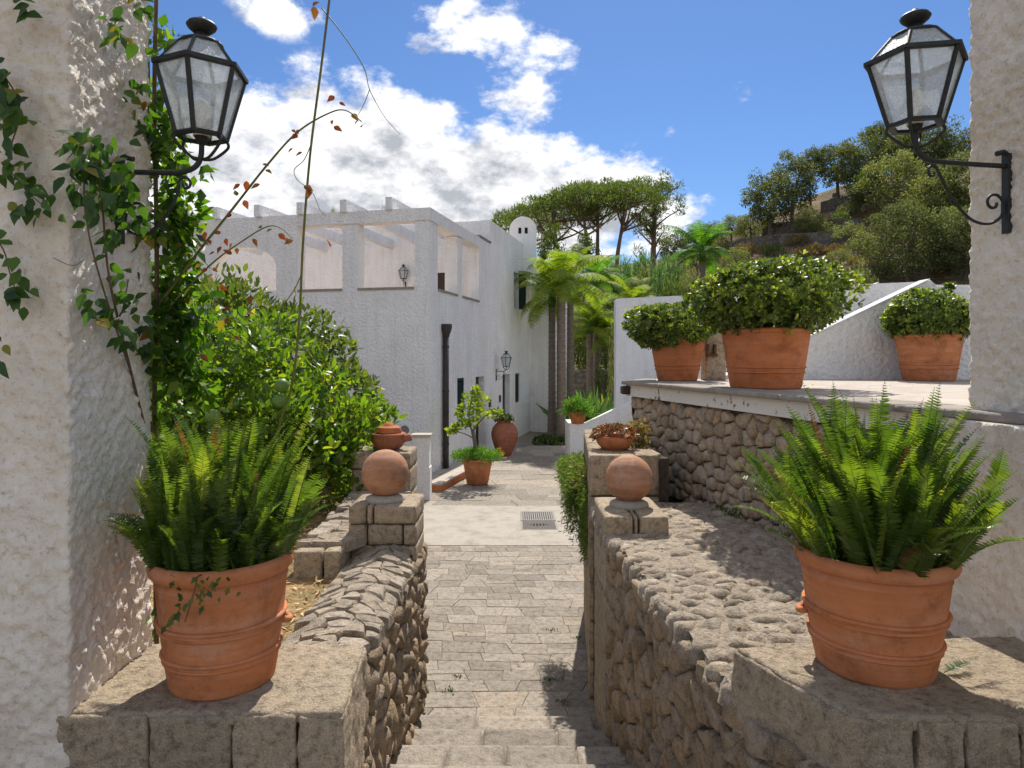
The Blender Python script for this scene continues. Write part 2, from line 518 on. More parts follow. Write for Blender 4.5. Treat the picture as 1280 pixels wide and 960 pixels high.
# ------------------------------------------------------------------ materials
class NM:
    def __init__(s, name):
        s.m = bpy.data.materials.new(name); s.m.use_nodes = True
        s.n, s.l = s.m.node_tree.nodes, s.m.node_tree.links
        s.b = s.n['Principled BSDF']; s.out = s.n['Material Output']
        s.tc = s.n.new('ShaderNodeTexCoord')
        s.vec = s.tc.outputs['Object']
    def put(s, sock, v):
        if isinstance(v, (int, float)): sock.default_value = v
        elif isinstance(v, (tuple, list)): sock.default_value = v if len(v) == len(sock.default_value) else (*v, 1)
        else: s.l.new(v, sock)
    def shift(s, k=31.0):
        oi = s.n.new('ShaderNodeObjectInfo'); s.rand = oi.outputs['Random']
        m = s.math('MULTIPLY', s.rand, k)
        a = s.n.new('ShaderNodeVectorMath'); a.operation = 'ADD'
        s.l.new(s.vec, a.inputs[0]); s.l.new(m, a.inputs[1]); s.vec = a.outputs[0]; return s
    def math(s, op, a, b=0.0, clamp=False):
        n = s.n.new('ShaderNodeMath'); n.operation = op; n.use_clamp = clamp
        s.put(n.inputs[0], a); s.put(n.inputs[1], b); return n.outputs[0]
    def scale(s, v):
        n = s.n.new('ShaderNodeVectorMath'); n.operation = 'MULTIPLY'
        s.l.new(s.vec, n.inputs[0]); n.inputs[1].default_value = v; return n.outputs[0]
    def noise(s, sc, det=4, ro=.55, vec=None, dist=0):
        n = s.n.new('ShaderNodeTexNoise'); n.inputs['Scale'].default_value = sc
        n.inputs['Detail'].default_value = det; n.inputs['Roughness'].default_value = ro; n.inputs['Distortion'].default_value = dist
        s.l.new(vec or s.vec, n.inputs['Vector']); return n.outputs['Fac']
    def voro(s, sc, feat='F1', vec=None):
        n = s.n.new('ShaderNodeTexVoronoi'); n.feature = feat; n.inputs['Scale'].default_value = sc
        s.l.new(vec or s.vec, n.inputs['Vector']); return n.outputs['Distance']
    def ramp(s, f, stops, interp='LINEAR'):
        n = s.n.new('ShaderNodeValToRGB'); s.put(n.inputs[0], f); e = n.color_ramp.elements
        n.color_ramp.interpolation = interp
        while len(e) > len(stops): e.remove(e[-1])
        while len(e) < len(stops): e.new(.5)
        for q, (p, c) in zip(e, stops):
            q.position = p; q.color = (*c, 1) if len(c) == 3 else c
        return n.outputs[0]
    def mix(s, f, a, b, mode='MIX'):
        n = s.n.new('ShaderNodeMix'); n.data_type = 'RGBA'; n.blend_type = mode
        s.put(n.inputs['Factor'], f); s.put(n.inputs[6], a); s.put(n.inputs[7], b); return n.outputs[2]
    def bump(s, h, st=.5, d=.01, prev=None):
        n = s.n.new('ShaderNodeBump'); n.inputs['Strength'].default_value = st; n.inputs['Distance'].default_value = d
        s.l.new(h, n.inputs['Height'])
        if prev: s.l.new(prev, n.inputs['Normal'])
        return n.outputs[0]
    def done(s, col, rough=.9, normal=None, spec=.3):
        s.put(s.b.inputs['Base Color'], col); s.put(s.b.inputs['Roughness'], rough)
        s.b.inputs['Specular IOR Level'].default_value = spec
        if normal: s.l.new(normal, s.b.inputs['Normal'])
        return s.m

def stone_mat(name, tones, dark=.55, bumpd=.012, sc=14, spots=.35, rand_amt=.75):
    k = NM(name).shift()
    n1 = k.noise(sc * .35, 5, .62); n2 = k.noise(sc * 1.6, 9, .74); n3 = k.noise(sc * 14, 4, .65)
    sel = k.math('ADD', k.math('MULTIPLY', k.rand, rand_amt), k.math('MULTIPLY', n1, 1.1 - rand_amt), True)
    base = k.ramp(sel, tones)
    mot = k.ramp(n2, [(.33, (dark, dark * .97, dark * .93)), (.50, (1, 1, 1)), (.68, (1.25, 1.22, 1.17))])
    c = k.mix(1.0, base, mot, 'MULTIPLY')
    c = k.mix(.8, c, k.ramp(n3, [(.36, (.58, .56, .54)), (.50, (1, 1, 1)), (.66, (1.25, 1.24, 1.22))]), 'MULTIPLY')
    lich = k.ramp(k.noise(sc * .9, 8, .78), [(.55, (0, 0, 0)), (.66, (1, 1, 1))])
    c = k.mix(k.math('MULTIPLY', lich, spots), c, (.46, .45, .42))
    pit = k.voro(sc * 5)
    h = k.math('ADD', k.math('MULTIPLY', n2, 1.0), k.math('ADD', k.math('MULTIPLY', n3, .35), k.math('MULTIPLY', pit, .3)))
    return k.done(c, .92, k.bump(h, 1.0, bumpd * 1.3), .2)

M = {}
M['rubble'] = stone_mat('rubble_stone', [(0.0, (.19, .14, .095)), (.3, (.31, .235, .155)), (.55, (.40, .29, .185)), (.8, (.34, .275, .21)), (1, (.48, .33, .19))], .5, .014, 13)
M['rubble_brown'] = stone_mat('terrace_rubble', [(0.0, (.26, .205, .15)), (.3, (.43, .33, .23)), (.55, (.53, .405, .28)), (.8, (.43, .365, .295)), (1, (.57, .39, .24))], .55, .012, 12)
M['flat'] = stone_mat('flat_coping_stone', [(0.0, (.255, .215, .165)), (.35, (.37, .31, .24)), (.7, (.43, .355, .275)), (.9, (.48, .41, .33)), (1, (.52, .385, .25))], .5, .016, 13, .32, .75)
M['hewn'] = stone_mat('hewn_tufa', [(0.0, (.33, .265, .185)), (.5, (.44, .355, .255)), (1, (.52, .41, .285))], .42, .013, 15, .35, .6)
M['flag'] = stone_mat('flagstone', [(0.0, (.20, .178, .15)), (.25, (.275, .242, .20)), (.6, (.33, .29, .24)), (.85, (.385, .338, .283)), (1, (.39, .305, .225))], .55, .010, 12, .30, .75)
M['mortar'] = stone_mat('wall_core', [(0, (.10, .08, .06)), (1, (.16, .13, .10))], .5, .02, 20, .1, .2)
M['joint'] = stone_mat('paving_joint', [(0, (.27, .23, .185)), (1, (.33, .285, .23))], .6, .01, 30, .1, .2)

k = NM('concrete_band')
n1 = k.noise(3, 6, .65); n2 = k.noise(40, 4, .6)
c = k.ramp(n1, [(.3, (.29, .26, .215)), (.48, (.39, .35, .295)), (.6, (.42, .38, .32)), (.8, (.34, .305, .26))])
c = k.mix(.35, c, k.ramp(n2, [(.3, (.6, .6, .6)), (.7, (1.1, 1.1, 1.1))]), 'MULTIPLY')
M['concrete'] = k.done(c, .9, k.bump(n2, .4, .004), .2)

def plaster(name, col, stain=.25, sc=55, bd=.01, streak=True):
    k = NM(name)
    n1 = k.noise(1.3, 6, .65); n2 = k.noise(sc, 5, .6); v = k.voro(sc * .7)
    st = k.noise(1.0, 6, .7, k.scale((7, 7, .55)))
    dirt = k.ramp(st, [(.46, (1, 1, 1)), (.72, (.72, .71, .69))])
    c = k.mix(stain, col, dirt, 'MULTIPLY') if streak else col
    c = k.mix(stain, c, k.ramp(n1, [(.35, (.80, .79, .77)), (.6, (1, 1, 1))]), 'MULTIPLY')
    c = k.mix(stain * .9, c, k.ramp(n2, [(.25, (.55, .53, .5)), (.45, (1, 1, 1))]), 'MULTIPLY')
    h = k.math('ADD', n2, k.math('MULTIPLY', v, .6))
    return k.done(c, .93, k.bump(h, .8, bd), .2)
M['plaster'] = plaster('white_house_plaster', (.90, .89, .875), .42, 24, .045)
M['limewash'] = plaster('limewashed_wall', (.84, .84, .84), .35, 30, .02)
k = NM('rough_cast_plaster')
n0 = k.noise(1.1, 5, .6); n2 = k.noise(60, 4, .62); n3 = k.noise(140, 3, .6); sp = k.voro(34)
c = k.ramp(n0, [(.3, (.72, .64, .53)), (.5, (.84, .765, .655)), (.7, (.87, .815, .725))])
c = k.mix(.75, c, k.ramp(n2, [(.28, (.62, .58, .53)), (.44, (1, 1, 1))]), 'MULTIPLY')
c = k.mix(.6, c, k.ramp(k.noise(17, 3, .7), [(.24, (.35, .32, .29)), (.34, (1, 1, 1))]), 'MULTIPLY')
c = k.mix(.38, c, k.ramp(k.noise(1.0, 7, .7, k.scale((6, 6, .7))), [(.44, (1, 1, 1)), (.62, (.74, .70, .64))]), 'MULTIPLY')
c = k.mix(.3, c, k.ramp(k.noise(2.3, 6, .7), [(.52, (1, 1, 1)), (.66, (.80, .80, .79))]), 'MULTIPLY')
M['stucco'] = k.done(c, .92, k.bump(k.math('ADD', n2, k.math('MULTIPLY', n3, .4)), .9, .008), .25)

def clay(name, a, b, bloom=.3, streakz=9, rough=.85):
    k = NM(name).shift(9)
    n1 = k.noise(3.2, 5, .6); n2 = k.noise(1.0, 5, .65, k.scale((3, 3, 26))); n3 = k.noise(70, 3, .6)
    c = k.mix(n1, a, b)
    c = k.mix(k.math('MULTIPLY', k.ramp(n2, [(.45, (0, 0, 0)), (.75, (1, 1, 1))]), bloom), c, (.66, .47, .36))
    c = k.mix(.75, c, k.ramp(k.noise(7, 8, .74), [(.32, (.52, .48, .45)), (.5, (1, 1, 1)), (.66, (1.12, 1.1, 1.08))]), 'MULTIPLY')
    c = k.mix(k.math('MULTIPLY', k.ramp(k.noise(4.5, 7, .75), [(.55, (0, 0, 0)), (.68, (1, 1, 1))]), bloom * .8), c, (.62, .50, .42))
    return k.done(c, rough, k.bump(k.math('ADD', n3, k.math('MULTIPLY', n2, 1.5)), .35, .004), .25)
M['clay'] = clay('terracotta', (.54, .18, .062), (.45, .145, .055), .14)
M['clay_pale'] = clay('weathered_terracotta', (.55, .205, .078), (.46, .16, .062), .26)
M['clay_ball'] = clay('terracotta_ball', (.52, .23, .115), (.28, .165, .11), .35)
M['clay_jar'] = clay('terracotta_jar', (.42, .15, .075), (.34, .13, .075), .2)
M['tile'] = clay('terracotta_floor', (.74, .58, .46), (.68, .53, .42), .4)

k = NM('wrought_iron'); n = k.noise(60, 4, .6)
M['iron'] = k.done(k.ramp(n, [(.3, (.016, .018, .018)), (.7, (.035, .037, .036))]), .55, k.bump(n, .3, .002), .4)
k = NM('dark_zinc'); n = k.noise(6, 4, .6)
M['pipe'] = k.done(k.ramp(n, [(.3, (.035, .028, .026)), (.7, (.06, .05, .046))]), .5)
k = NM('green_shutter_paint'); n = k.noise(20, 4, .6)
M['shutter'] = k.done(k.ramp(n, [(.3, (.012, .028, .026)), (.7, (.02, .045, .04))]), .6)
k = NM('dark_wood'); n = k.noise(4, 5, .6, k.scale((20, 20, 2)))
M['wood'] = k.done(k.ramp(n, [(.3, (.035, .022, .016)), (.7, (.07, .045, .03))]), .6)
k = NM('grey_door_paint'); n = k.noise(5, 4, .6)
M['door'] = k.done(k.ramp(n, [(.3, (.20, .21, .23)), (.7, (.26, .27, .29))]), .6)
k = NM('rust'); n = k.noise(18, 5, .6)
M['rust'] = k.done(k.ramp(n, [(.3, (.09, .04, .025)), (.7, (.20, .09, .05))]), .85)
k = NM('grate_iron'); n = k.noise(30, 5, .6)
M['grate'] = k.done(k.ramp(n, [(.3, (.16, .145, .13)), (.7, (.26, .235, .21))]), .6)
k = NM('dark_void'); M['void'] = k.done((.008, .008, .008), .9)
k = NM('bulb_candle'); M['candle'] = k.done((.75, .66, .48), .5)
k = NM('bark'); n = k.noise(5, 6, .65, k.scale((5, 5, 1.2)))
M['bark'] = k.done(k.ramp(n, [(.3, (.10, .075, .055)), (.7, (.21, .165, .13))]), .9, k.bump(n, .8, .02))
k = NM('pine_bark'); n = k.noise(5, 6, .65, k.scale((5, 5, 1.6)))
M['pinebark'] = k.done(k.ramp(n, [(.3, (.11, .075, .055)), (.7, (.23, .16, .12))]), .9)
k = NM('palm_trunk'); n = k.noise(2, 5, .6, k.scale((3, 3, 14)))
M['palmtrunk'] = k.done(k.ramp(n, [(.3, (.11, .085, .065)), (.7, (.25, .205, .165))]), .9, k.bump(n, .6, .03))
k = NM('vine_stem'); n = k.noise(30, 4, .6)
M['vinestem'] = k.done(k.ramp(n, [(.3, (.10, .065, .035)), (.7, (.19, .13, .075))]), .8)
k = NM('green_shoot'); n = k.noise(12, 4, .6)
M['shoot'] = k.done(k.ramp(n, [(.3, (.10, .12, .03)), (.7, (.22, .20, .05))]), .6)
k = NM('soil'); n = k.noise(40, 5, .7)
M['soil'] = k.done(k.ramp(n, [(.3, (.03, .022, .016)), (.7, (.075, .055, .04))]), .95, k.bump(n, .9, .02))
k = NM('dry_mulch'); n = k.noise(26, 6, .7); n2 = k.noise(3, 4, .6)
c = k.ramp(n, [(.3, (.20, .115, .045)), (.5, (.42, .26, .11)), (.7, (.58, .40, .20))])
c = k.mix(k.ramp(n2, [(.42, (0, 0, 0)), (.62, (.8, .8, .8))]), c, (.15, .13, .06))
M['mulch'] = k.done(c, .95, k.bump(n, 1.0, .03))
k = NM('terrace_slab'); n = k.noise(5, 6, .65); n2 = k.noise(50, 4, .6)
M['slab'] = k.done(k.mix(.4, k.ramp(n, [(.3, (.42, .36, .30)), (.7, (.56, .50, .43))]), k.ramp(n2, [(.3, (.6, .6, .6)), (.6, (1, 1, 1))]), 'MULTIPLY'), .9, k.bump(n2, .4, .004), .2)
k = NM('slab_edge'); n = k.noise(9, 6, .65); n2 = k.noise(50, 4, .6)
M['slabedge'] = k.done(k.ramp(n, [(.3, (.23, .20, .165)), (.7, (.36, .32, .275))]), .9, k.bump(n2, .6, .008), .2)
k = NM('peeling_white_paint'); n = k.noise(16, 5, .7); n2 = k.noise(3, 3, .5)
pe = k.ramp(k.math('ADD', n, k.math('MULTIPLY', n2, .5)), [(.845, (0, 0, 0)), (.87, (1, 1, 1))])
M['fascia'] = k.done(k.mix(pe, (.72, .69, .63), (.20, .15, .11)), .8, k.bump(n, .3, .004), .2)
k = NM('open_country'); n = k.noise(.05, 6, .6)
M['country'] = k.done(k.ramp(n, [(.3, (.10, .11, .05)), (.6, (.22, .17, .09)), (.8, (.13, .14, .06))]), .95)
k = NM('dry_hillside'); n = k.noise(.22, 7, .65); n2 = k.noise(1.7, 6, .7)
c = k.ramp(n, [(.30, (.075, .085, .035)), (.45, (.19, .135, .07)), (.58, (.30, .205, .105)), (.70, (.15, .135, .115))])
M['hill'] = k.done(k.mix(.6, c, k.ramp(n2, [(.3, (.45, .42, .4)), (.6, (1.1, 1.1, 1.1))]), 'MULTIPLY'), .95, k.bump(n2, 1, .3))
k = NM('wooded_mountain'); n = k.noise(.02, 6, .6)
M['mount'] = k.done(k.ramp(n, [(.3, (.05, .075, .05)), (.7, (.10, .115, .08))]), .95)
k = NM('drystone_wall').shift(); n = k.voro(3.2, 'F1', k.scale((1, 1, 1.8))); n2 = k.noise(6, 5, .6)
M['drystone'] = k.done(k.mix(.6, k.ramp(n2, [(.3, (.13, .115, .10)), (.7, (.27, .24, .21))]), k.ramp(n, [(.1, (1.2, 1.2, 1.2)), (.6, (.4, .4, .4))]), 'MULTIPLY'), .95, k.bump(n, -1, .1))

def leaf_mat(name, stops, trans=.42, tcol=(.5, .75, .12), rough=.42, spec=.4, objrand=False):
    k = NM(name)
    if objrand:
        oi = k.n.new('ShaderNodeObjectInfo'); r = oi.outputs['Random']
    else:
        g = k.n.new('ShaderNodeNewGeometry'); r = g.outputs['Random Per Island']
    col = k.ramp(r, stops)
    k.done(col, rough, None, spec)
    t = k.n.new('ShaderNodeBsdfTranslucent')
    tc = k.mix(1.0, col, tuple(3.0 * q for q in tcol), 'MULTIPLY')
    k.l.new(tc, t.inputs['Color'])
    m = k.n.new('ShaderNodeMixShader'); m.inputs[0].default_value = trans
    k.l.new(k.b.outputs[0], m.inputs[1]); k.l.new(t.outputs[0], m.inputs[2]); k.l.new(m.outputs[0], k.out.inputs[0])
    return k.m
G = lambda a, b, c, d=None: [(0, a), (.45, b), (.85, c), (1, d or c)]
M['fern'] = leaf_mat('fern_leaf', G((.028, .060, .013), (.056, .100, .018), (.105, .160, .026), (.18, .215, .04)), .38, (1.0, 1.0, .22), .36, .5, True)
M['fern_old'] = leaf_mat('fern_leaf_dry', G((.10, .055, .025), (.15, .085, .03), (.13, .11, .04)), .3, (.9, .7, .3))
M['citrus'] = leaf_mat('citrus_leaf', [(0, (.042, .080, .014)), (.45, (.080, .135, .022)), (.90, (.135, .185, .030)), (1, (.26, .24, .03))], .42, (.95, 1.05, .22), .42, .4)
M['hedge'] = leaf_mat('hedge_leaf', G((.036, .062, .015), (.070, .105, .022), (.115, .150, .030)), .34, (1.0, 1.0, .3), .45, .4)
M['pitto'] = leaf_mat('glossy_shrub_leaf', G((.036, .066, .014), (.070, .108, .020), (.120, .165, .028), (.21, .24, .045)), .32, (1.0, 1.0, .22), .42, .4)
M['pitto_new'] = leaf_mat('young_shrub_leaf', G((.12, .17, .03), (.19, .24, .04), (.26, .29, .055)), .35, (1.0, 1.0, .22), .45, .3)
M['vine'] = leaf_mat('vine_leaf', G((.028, .062, .014), (.052, .105, .018), (.09, .15, .02), (.16, .19, .02)), .44, (.95, 1.1, .18), .42, .4)
M['vine_one'] = leaf_mat('vine_leaf_single', [(0, (.022, .052, .014)), (.5, (.040, .085, .018)), (.9, (.070, .125, .02)), (.97, (.25, .16, .02)), (1, (.16, .06, .015))], .34, (.85, 1.1, .18), .42, .4, True)
M['red_leaf'] = leaf_mat('autumn_leaf', [(0, (.11, .035, .018)), (.4, (.15, .055, .02)), (.7, (.16, .10, .025)), (1, (.13, .14, .03))], .40, (1.1, .65, .3), .5, .3, True)
M['palm'] = leaf_mat('palm_leaf', G((.090, .145, .026), (.150, .210, .036), (.215, .255, .045), (.28, .26, .06)), .42, (.95, 1.0, .22), .6, .15)
M['palm_green'] = leaf_mat('palm_leaf_green', G((.04, .105, .022), (.07, .15, .028), (.11, .19, .04)), .4, (.9, 1.0, .25), .6, .15)
M['yucca'] = leaf_mat('blue_green_leaf', G((.05, .10, .045), (.08, .14, .06), (.12, .18, .075)), .35, (.85, 1.0, .4), .45)
M['pine'] = leaf_mat('pine_needles', G((.042, .062, .020), (.075, .100, .030), (.12, .145, .042)), .30, (.9, 1.0, .35), .55, .2)
M['oak'] = leaf_mat('evergreen_oak_leaf', G((.042, .056, .027), (.075, .092, .043), (.12, .136, .062)), .30, (1.0, 1.0, .4), .6, .2)
M['oak_light'] = leaf_mat('olive_green_leaf', G((.072, .088, .038), (.120, .138, .058), (.17, .185, .08)), .34, (1.0, 1.0, .4), .6, .2)
M['bush'] = leaf_mat('bush_leaf', G((.032, .058, .018), (.060, .095, .026), (.105, .14, .035)), .3, (1.0, 1.0, .3), .5, .25)
M['dry_bush'] = leaf_mat('dry_bush_leaf', G((.11, .075, .03), (.18, .12, .045), (.14, .14, .05)), .3, (1, .9, .4), .6, .2)
M['rosemary'] = leaf_mat('rosemary_leaf', G((.05, .085, .02), (.09, .13, .03), (.14, .18, .05)), .35, (.9, 1.0, .3), .5, .2)
M['succulent'] = leaf_mat('copper_succulent', G((.13, .045, .022), (.22, .09, .03), (.20, .14, .045), (.12, .15, .05)), .2, (1, .7, .3), .4, .4)
M['fruit'] = NM('green_citrus').done((.10, .19, .035), .45)
k = NM('yellow_flower'); M['flower'] = k.done((.65, .30, .02), .6)

k = NM('rippled_glass'); n = k.noise(70, 3, .6, dist=1.5)
k.done((.80, .84, .86), .25, k.bump(n, .6, .004), .5)
t1 = k.n.new('ShaderNodeBsdfTransparent'); t1.inputs[0].default_value = (.93, .95, .96, 1)
t2 = k.n.new('ShaderNodeBsdfTranslucent'); t2.inputs[0].default_value = (.85, .87, .87, 1)
m1 = k.n.new('ShaderNodeMixShader'); m1.inputs[0].default_value = .40
k.l.new(k.b.outputs[0], m1.inputs[1]); k.l.new(t2.outputs[0], m1.inputs[2])
m2 = k.n.new('ShaderNodeMixShader')
k.l.new(k.math('ADD', k.math('MULTIPLY', n, 1.0), .02, True), m2.inputs[0])
k.l.new(m1.outputs[0], m2.inputs[1]); k.l.new(t1.outputs[0], m2.inputs[2]); k.l.new(m2.outputs[0], k.out.inputs[0])
M['glass'] = k.m

# ------------------------------------------------------------------ ground, hill, path
RX = [-400, -60, -30, -12, 5.3, 20, 27, 36, 43, 49, 67, 120, 400]
RZ = [2, 3.5, 5.0, 7.5, 11.0, 14.0, 17.8, 21.5, 23.5, 25.0, 30.0, 34.0, 20]
def terrain(x, y):
    r = np.interp(x, RX, RZ)
    p = np.clip((y - 27.0) / 48.0, 0, 1)
    p = np.where(y > 75, np.maximum(0.35, 1 - (y - 75) / 130.0), p)
    base = r * p
    pts = np.column_stack([np.ravel(x), np.ravel(y), np.zeros(np.size(x))])
    nse = (fbm(pts, .09, 3) * 2.6 + fbm(pts + 7, .4, 2) * .7).reshape(np.shape(x))
    return base + nse * np.clip((y - 30) / 18.0, 0, 1) - .06
xs = np.concatenate([np.linspace(-420, -62, 24), np.linspace(-60, 90, 126), np.linspace(94, 420, 22)])
ys = np.concatenate([[-60, -20, 0, 12, 22], np.linspace(26, 110, 86), np.linspace(114, 230, 12)])
gx, gy = np.meshgrid(xs, ys)
gz = terrain(gx, gy)
nxg, nyg = len(xs), len(ys)
ii = (np.arange(nyg - 1)[:, None] * nxg + np.arange(nxg - 1)[None]).ravel()
struct('hillside_terrain', (np.column_stack([gx.ravel(), gy.ravel(), gz.ravel()]), np.stack([ii, ii + 1, ii + 1 + nxg, ii + nxg], -1)), M['hill'], True)
struct('ground', ([(-2500, -2500, -.12), (2500, -2500, -.12), (2500, 2500, -.12), (-2500, 2500, -.12)], [(0, 1, 2, 3)]), M['country'])
# wooded mountain ridge far beyond the house
mxs = np.linspace(-520, 40, 60); mys = np.linspace(330, 560, 14)
ax_, ay_ = np.meshgrid(mxs, mys)
prof = np.interp(ax_, [-520, -300, -190, -150, -120, -60, 40], [60, 92, 88, 80, 70, 40, 10])
mz = prof * np.sin(np.clip((ay_ - 330) / 230, 0, 1) * math.pi) * (1 + .25 * fbm(np.column_stack([ax_.ravel(), ay_.ravel(), ay_.ravel() * 0]), .02, 4).reshape(ax_.shape)) - 1
jj = (np.arange(13)[:, None] * 60 + np.arange(59)[None]).ravel()
struct('mountain', (np.column_stack([ax_.ravel(), ay_.ravel(), mz.ravel()]), np.stack([jj, jj + 1, jj + 61, jj + 60], -1)), M['mount'], True)

path = struct('path', ([(-3.2, 4.7, 0), (2.6, 4.7, 0), (2.6, 27, 0), (-3.2, 27, 0)], [(0, 1, 2, 3)]), M['joint'])
# worn flagstones in wandering courses, tightly fitted
def warp(p):
    q = np.array([[p[0], p[1], .5]])
    return (p[0] + .16 * fbm(q, .9, 2)[0], p[1] + .20 * fbm(q + 31, .8, 2)[0])
def flag_rows(y0, y1, x0, x1, dep, wid, rng):
    y = y0; out = []
    while y < y1 - .02:
        d = min(rng.uniform(*dep), y1 - y)
        if y1 - (y + d) < dep[0] * .6: d = y1 - y
        x = x0 - rng.uniform(0, wid[0]); cuts = [x]
        while x < x1:
            x += rng.uniform(*wid); cuts.append(x)
        sl = [rng.uniform(-.35, .35) * d for _ in cuts]
        for i in range(len(cuts) - 1):
            a, b = y, y + d
            q = [(cuts[i] - sl[i] / 2, a), (cuts[i + 1] - sl[i + 1] / 2, a), (cuts[i + 1] + sl[i + 1] / 2, b), (cuts[i] + sl[i] / 2, b)]
            if rng.random() < .14 and cuts[i + 1] - cuts[i] > wid[1] * .7:
                t, u = rng.uniform(.35, .65), rng.uniform(.35, .65)
                l, r = (q[0][0] + (q[3][0] - q[0][0]) * t, a + d * t), (q[1][0] + (q[2][0] - q[1][0]) * u, a + d * u)
                out += [[q[0], q[1], r, l], [l, r, q[2], q[3]]]
            else: out.append(q)
        y += d
    return out
def lay_flags(y0, y1, x0, x1, dep, wid, seed, gap):
    rng = random.Random(seed)
    for q in flag_rows(y0, y1, x0, x1, dep, wid, rng):
        ring = []
        for i in range(4):
            a, b = q[i], q[(i + 1) % 4]
            ring += [warp(a), warp(((a[0] + b[0]) / 2, (a[1] + b[1]) / 2))]
        cx, cy = sum(p[0] for p in ring) / 8, sum(p[1] for p in ring) / 8
        z = rng.uniform(.008, .0125); tx, ty = rng.uniform(-.008, .008), rng.uniform(-.008, .008); V = []
        for ins, hh in ((gap, -.004), (gap + .0015, z * .8), (gap + .007, z)):
            for p in ring:
                dx, dy = p[0] - cx, p[1] - cy; l = math.hypot(dx, dy); s_ = max(.2, 1 - ins / l)
                V.append((cx + dx * s_, cy + dy * s_, hh + (dx * tx + dy * ty if hh > 0 else 0)))
        f = [(r * 8 + i, r * 8 + (i + 1) % 8, (r + 1) * 8 + (i + 1) % 8, (r + 1) * 8 + i) for r in (0, 1) for i in range(8)] + [tuple(range(16, 24))]
        part('flagstone', (V, f), M['flag'], path)
lay_flags(4.80, 9.80, -1.2, .95, (.16, .25), (.20, .42), 3, .0012)
lay_flags(12.20, 21.5, -1.8, 1.8, (.50, .66), (.45, .80), 5, .002)
part('concrete_band', MB().box(-2.1, 1.9, 9.72, 12.30, -.02, .0165).vf, M['concrete'], path)

# weeds in the joints
rw = np.random.default_rng(3)
wo = []
for (px, py) in ((690, 790), (560, 866), (705, 880), (685, 852), (572, 848), (720, 800)):
    d = EYE * FPX / (py - YH)
    wo.append(np.array([(px - CX) / FPX * d, d, .012]) + rw.normal(size=(26, 3)) * np.array([.035, .02, 0]))
wo = np.vstack(wo)
ax = unit(rw.normal(size=(len(wo), 3)) * .6 + np.array([0, 0, .9]))
weeds = part('path_weeds', scatter(LEAF5, wo, ax, rdir(len(wo), rw), rw.uniform(.012, .03, len(wo))), M['bush'], None, kind='stuff')
weeds['label'] = 'tiny green weeds growing in the joints of the stone path'; weeds['category'] = 'weeds'

# ------------------------------------------------------------------ stairs
NST = 9
stairs = thing('stone_staircase', 'worn stone stairs leading down between the two rubble walls', 'stairs', (0, 3.4, 0))
rs = random.Random(12)
for i in range(1, NST + 1):
    zt = .12 * i
    yf = 4.92 - .40 * (i - 1)          # far edge
    yn = yf - .47 if i < NST else -2.2
    x = -.72; xe = .66 + .10 * i if i < 6 else 1.05
    part('step_core', MB().box(-.75, min(xe, .60 + .06 * i), yn + .01, yf - .02, -.05, zt - .03).vf, M['joint'], stairs, world=True)
    while x < xe:
        w = rs.uniform(.32, .62)
        x1 = min(x + w, xe)
        if xe - x1 < .12: x1 = xe
        ynb = yn if i < NST else 1.2
        part('tread_stone', rough_block([(x + .004, ynb), (x1 - .004, ynb), (x1 - .004, yf), (x + .004, yf)], zt - .14, zt + rs.uniform(-.004, .006), .035, .006, .014, 7), M['flag'], stairs, True, True)
        x = x1
landing = part('landing_paving', MB().box(-3.0, 2.2, -3.0, 1.19, 1.0, 1.075).vf, M['flag'], stairs, world=True)

# ------------------------------------------------------------------ left stair wall
ZL = 1.34
lw = thing('rubble_wall', 'low rubble wall with overlapping flat coping stones, running from fern plinth to ball pier', 'stone wall', (-.88, 3.6, 0))
part('wall_core', MB().box(-1.10, -.700, 2.50, 5.25, -.05, ZL - .035).vf, M['mortar'], lw, world=True)
lay_stones(lw, 'face_stone', M['rubble'], lambda u, v, h: (-.690 + h * 1.0, u, v), [(2.42, .02), (5.24, .02), (5.24, 1.28), (2.42, 1.28)], .135, .10, .001, .028, .6, seed=21, rnd=.26, jag=.22, tilt=.40)
def ltop(u, v, h):      # u: distance, v: across 0..1 from the path side, rounded crown
    c = math.sin(v * math.pi)
    return (-.665 - v * .46, u, ZL - .05 + .06 * c + h + .10 * fbm(np.array([[u * 2.2, v, 3.3]]), 1.0, 2)[0])
lay_stones(lw, 'coping_stone', M['flat'], ltop, [(2.98, -.02), (4.86, -.02), (4.86, 1.0), (2.98, 1.0)], .085, .24, -.002, .030, .45, flip=True, seed=5, rnd=.15, jag=.14, tilt=.045, smooth=False, jz=.05)
lay_stones(lw, 'face_stone', M['rubble'], lambda u, v, h: (-1.10 - h, u, v), [(3.0, 1.18), (4.5, 1.18), (4.5, 1.31), (3.0, 1.31)], .2, .12, .008, .025, .4, flip=True, seed=23)

# ------------------------------------------------------------------ fern plinth by the left pillar
lp = thing('stone_plinth', 'hewn stone plinth beside the ivied pillar, carrying a fern pot', 'plinth', (-1.1, 2.68, .9))
fx = [-1.60, -1.275, -.985, -.755, -.585]; bx = [-1.62, -1.30, -1.03, -.80, -.632]
for i in range(4):
    part('block', rough_block([(fx[i] + .004, 2.39), (fx[i + 1] - .004, 2.39), (bx[i + 1] - .004, 2.99), (bx[i] + .004, 2.99)], .93, 1.440 - .004 * (i % 2), .012, .012, .012, 16), M['hewn'], lp, True, True)
part('base_wall', MB().prism([(-1.62, 2.43), (-.63, 2.43), (-.68, 2.97), (-1.62, 2.97)], .6, .935).vf, M['mortar'], lp, world=True)

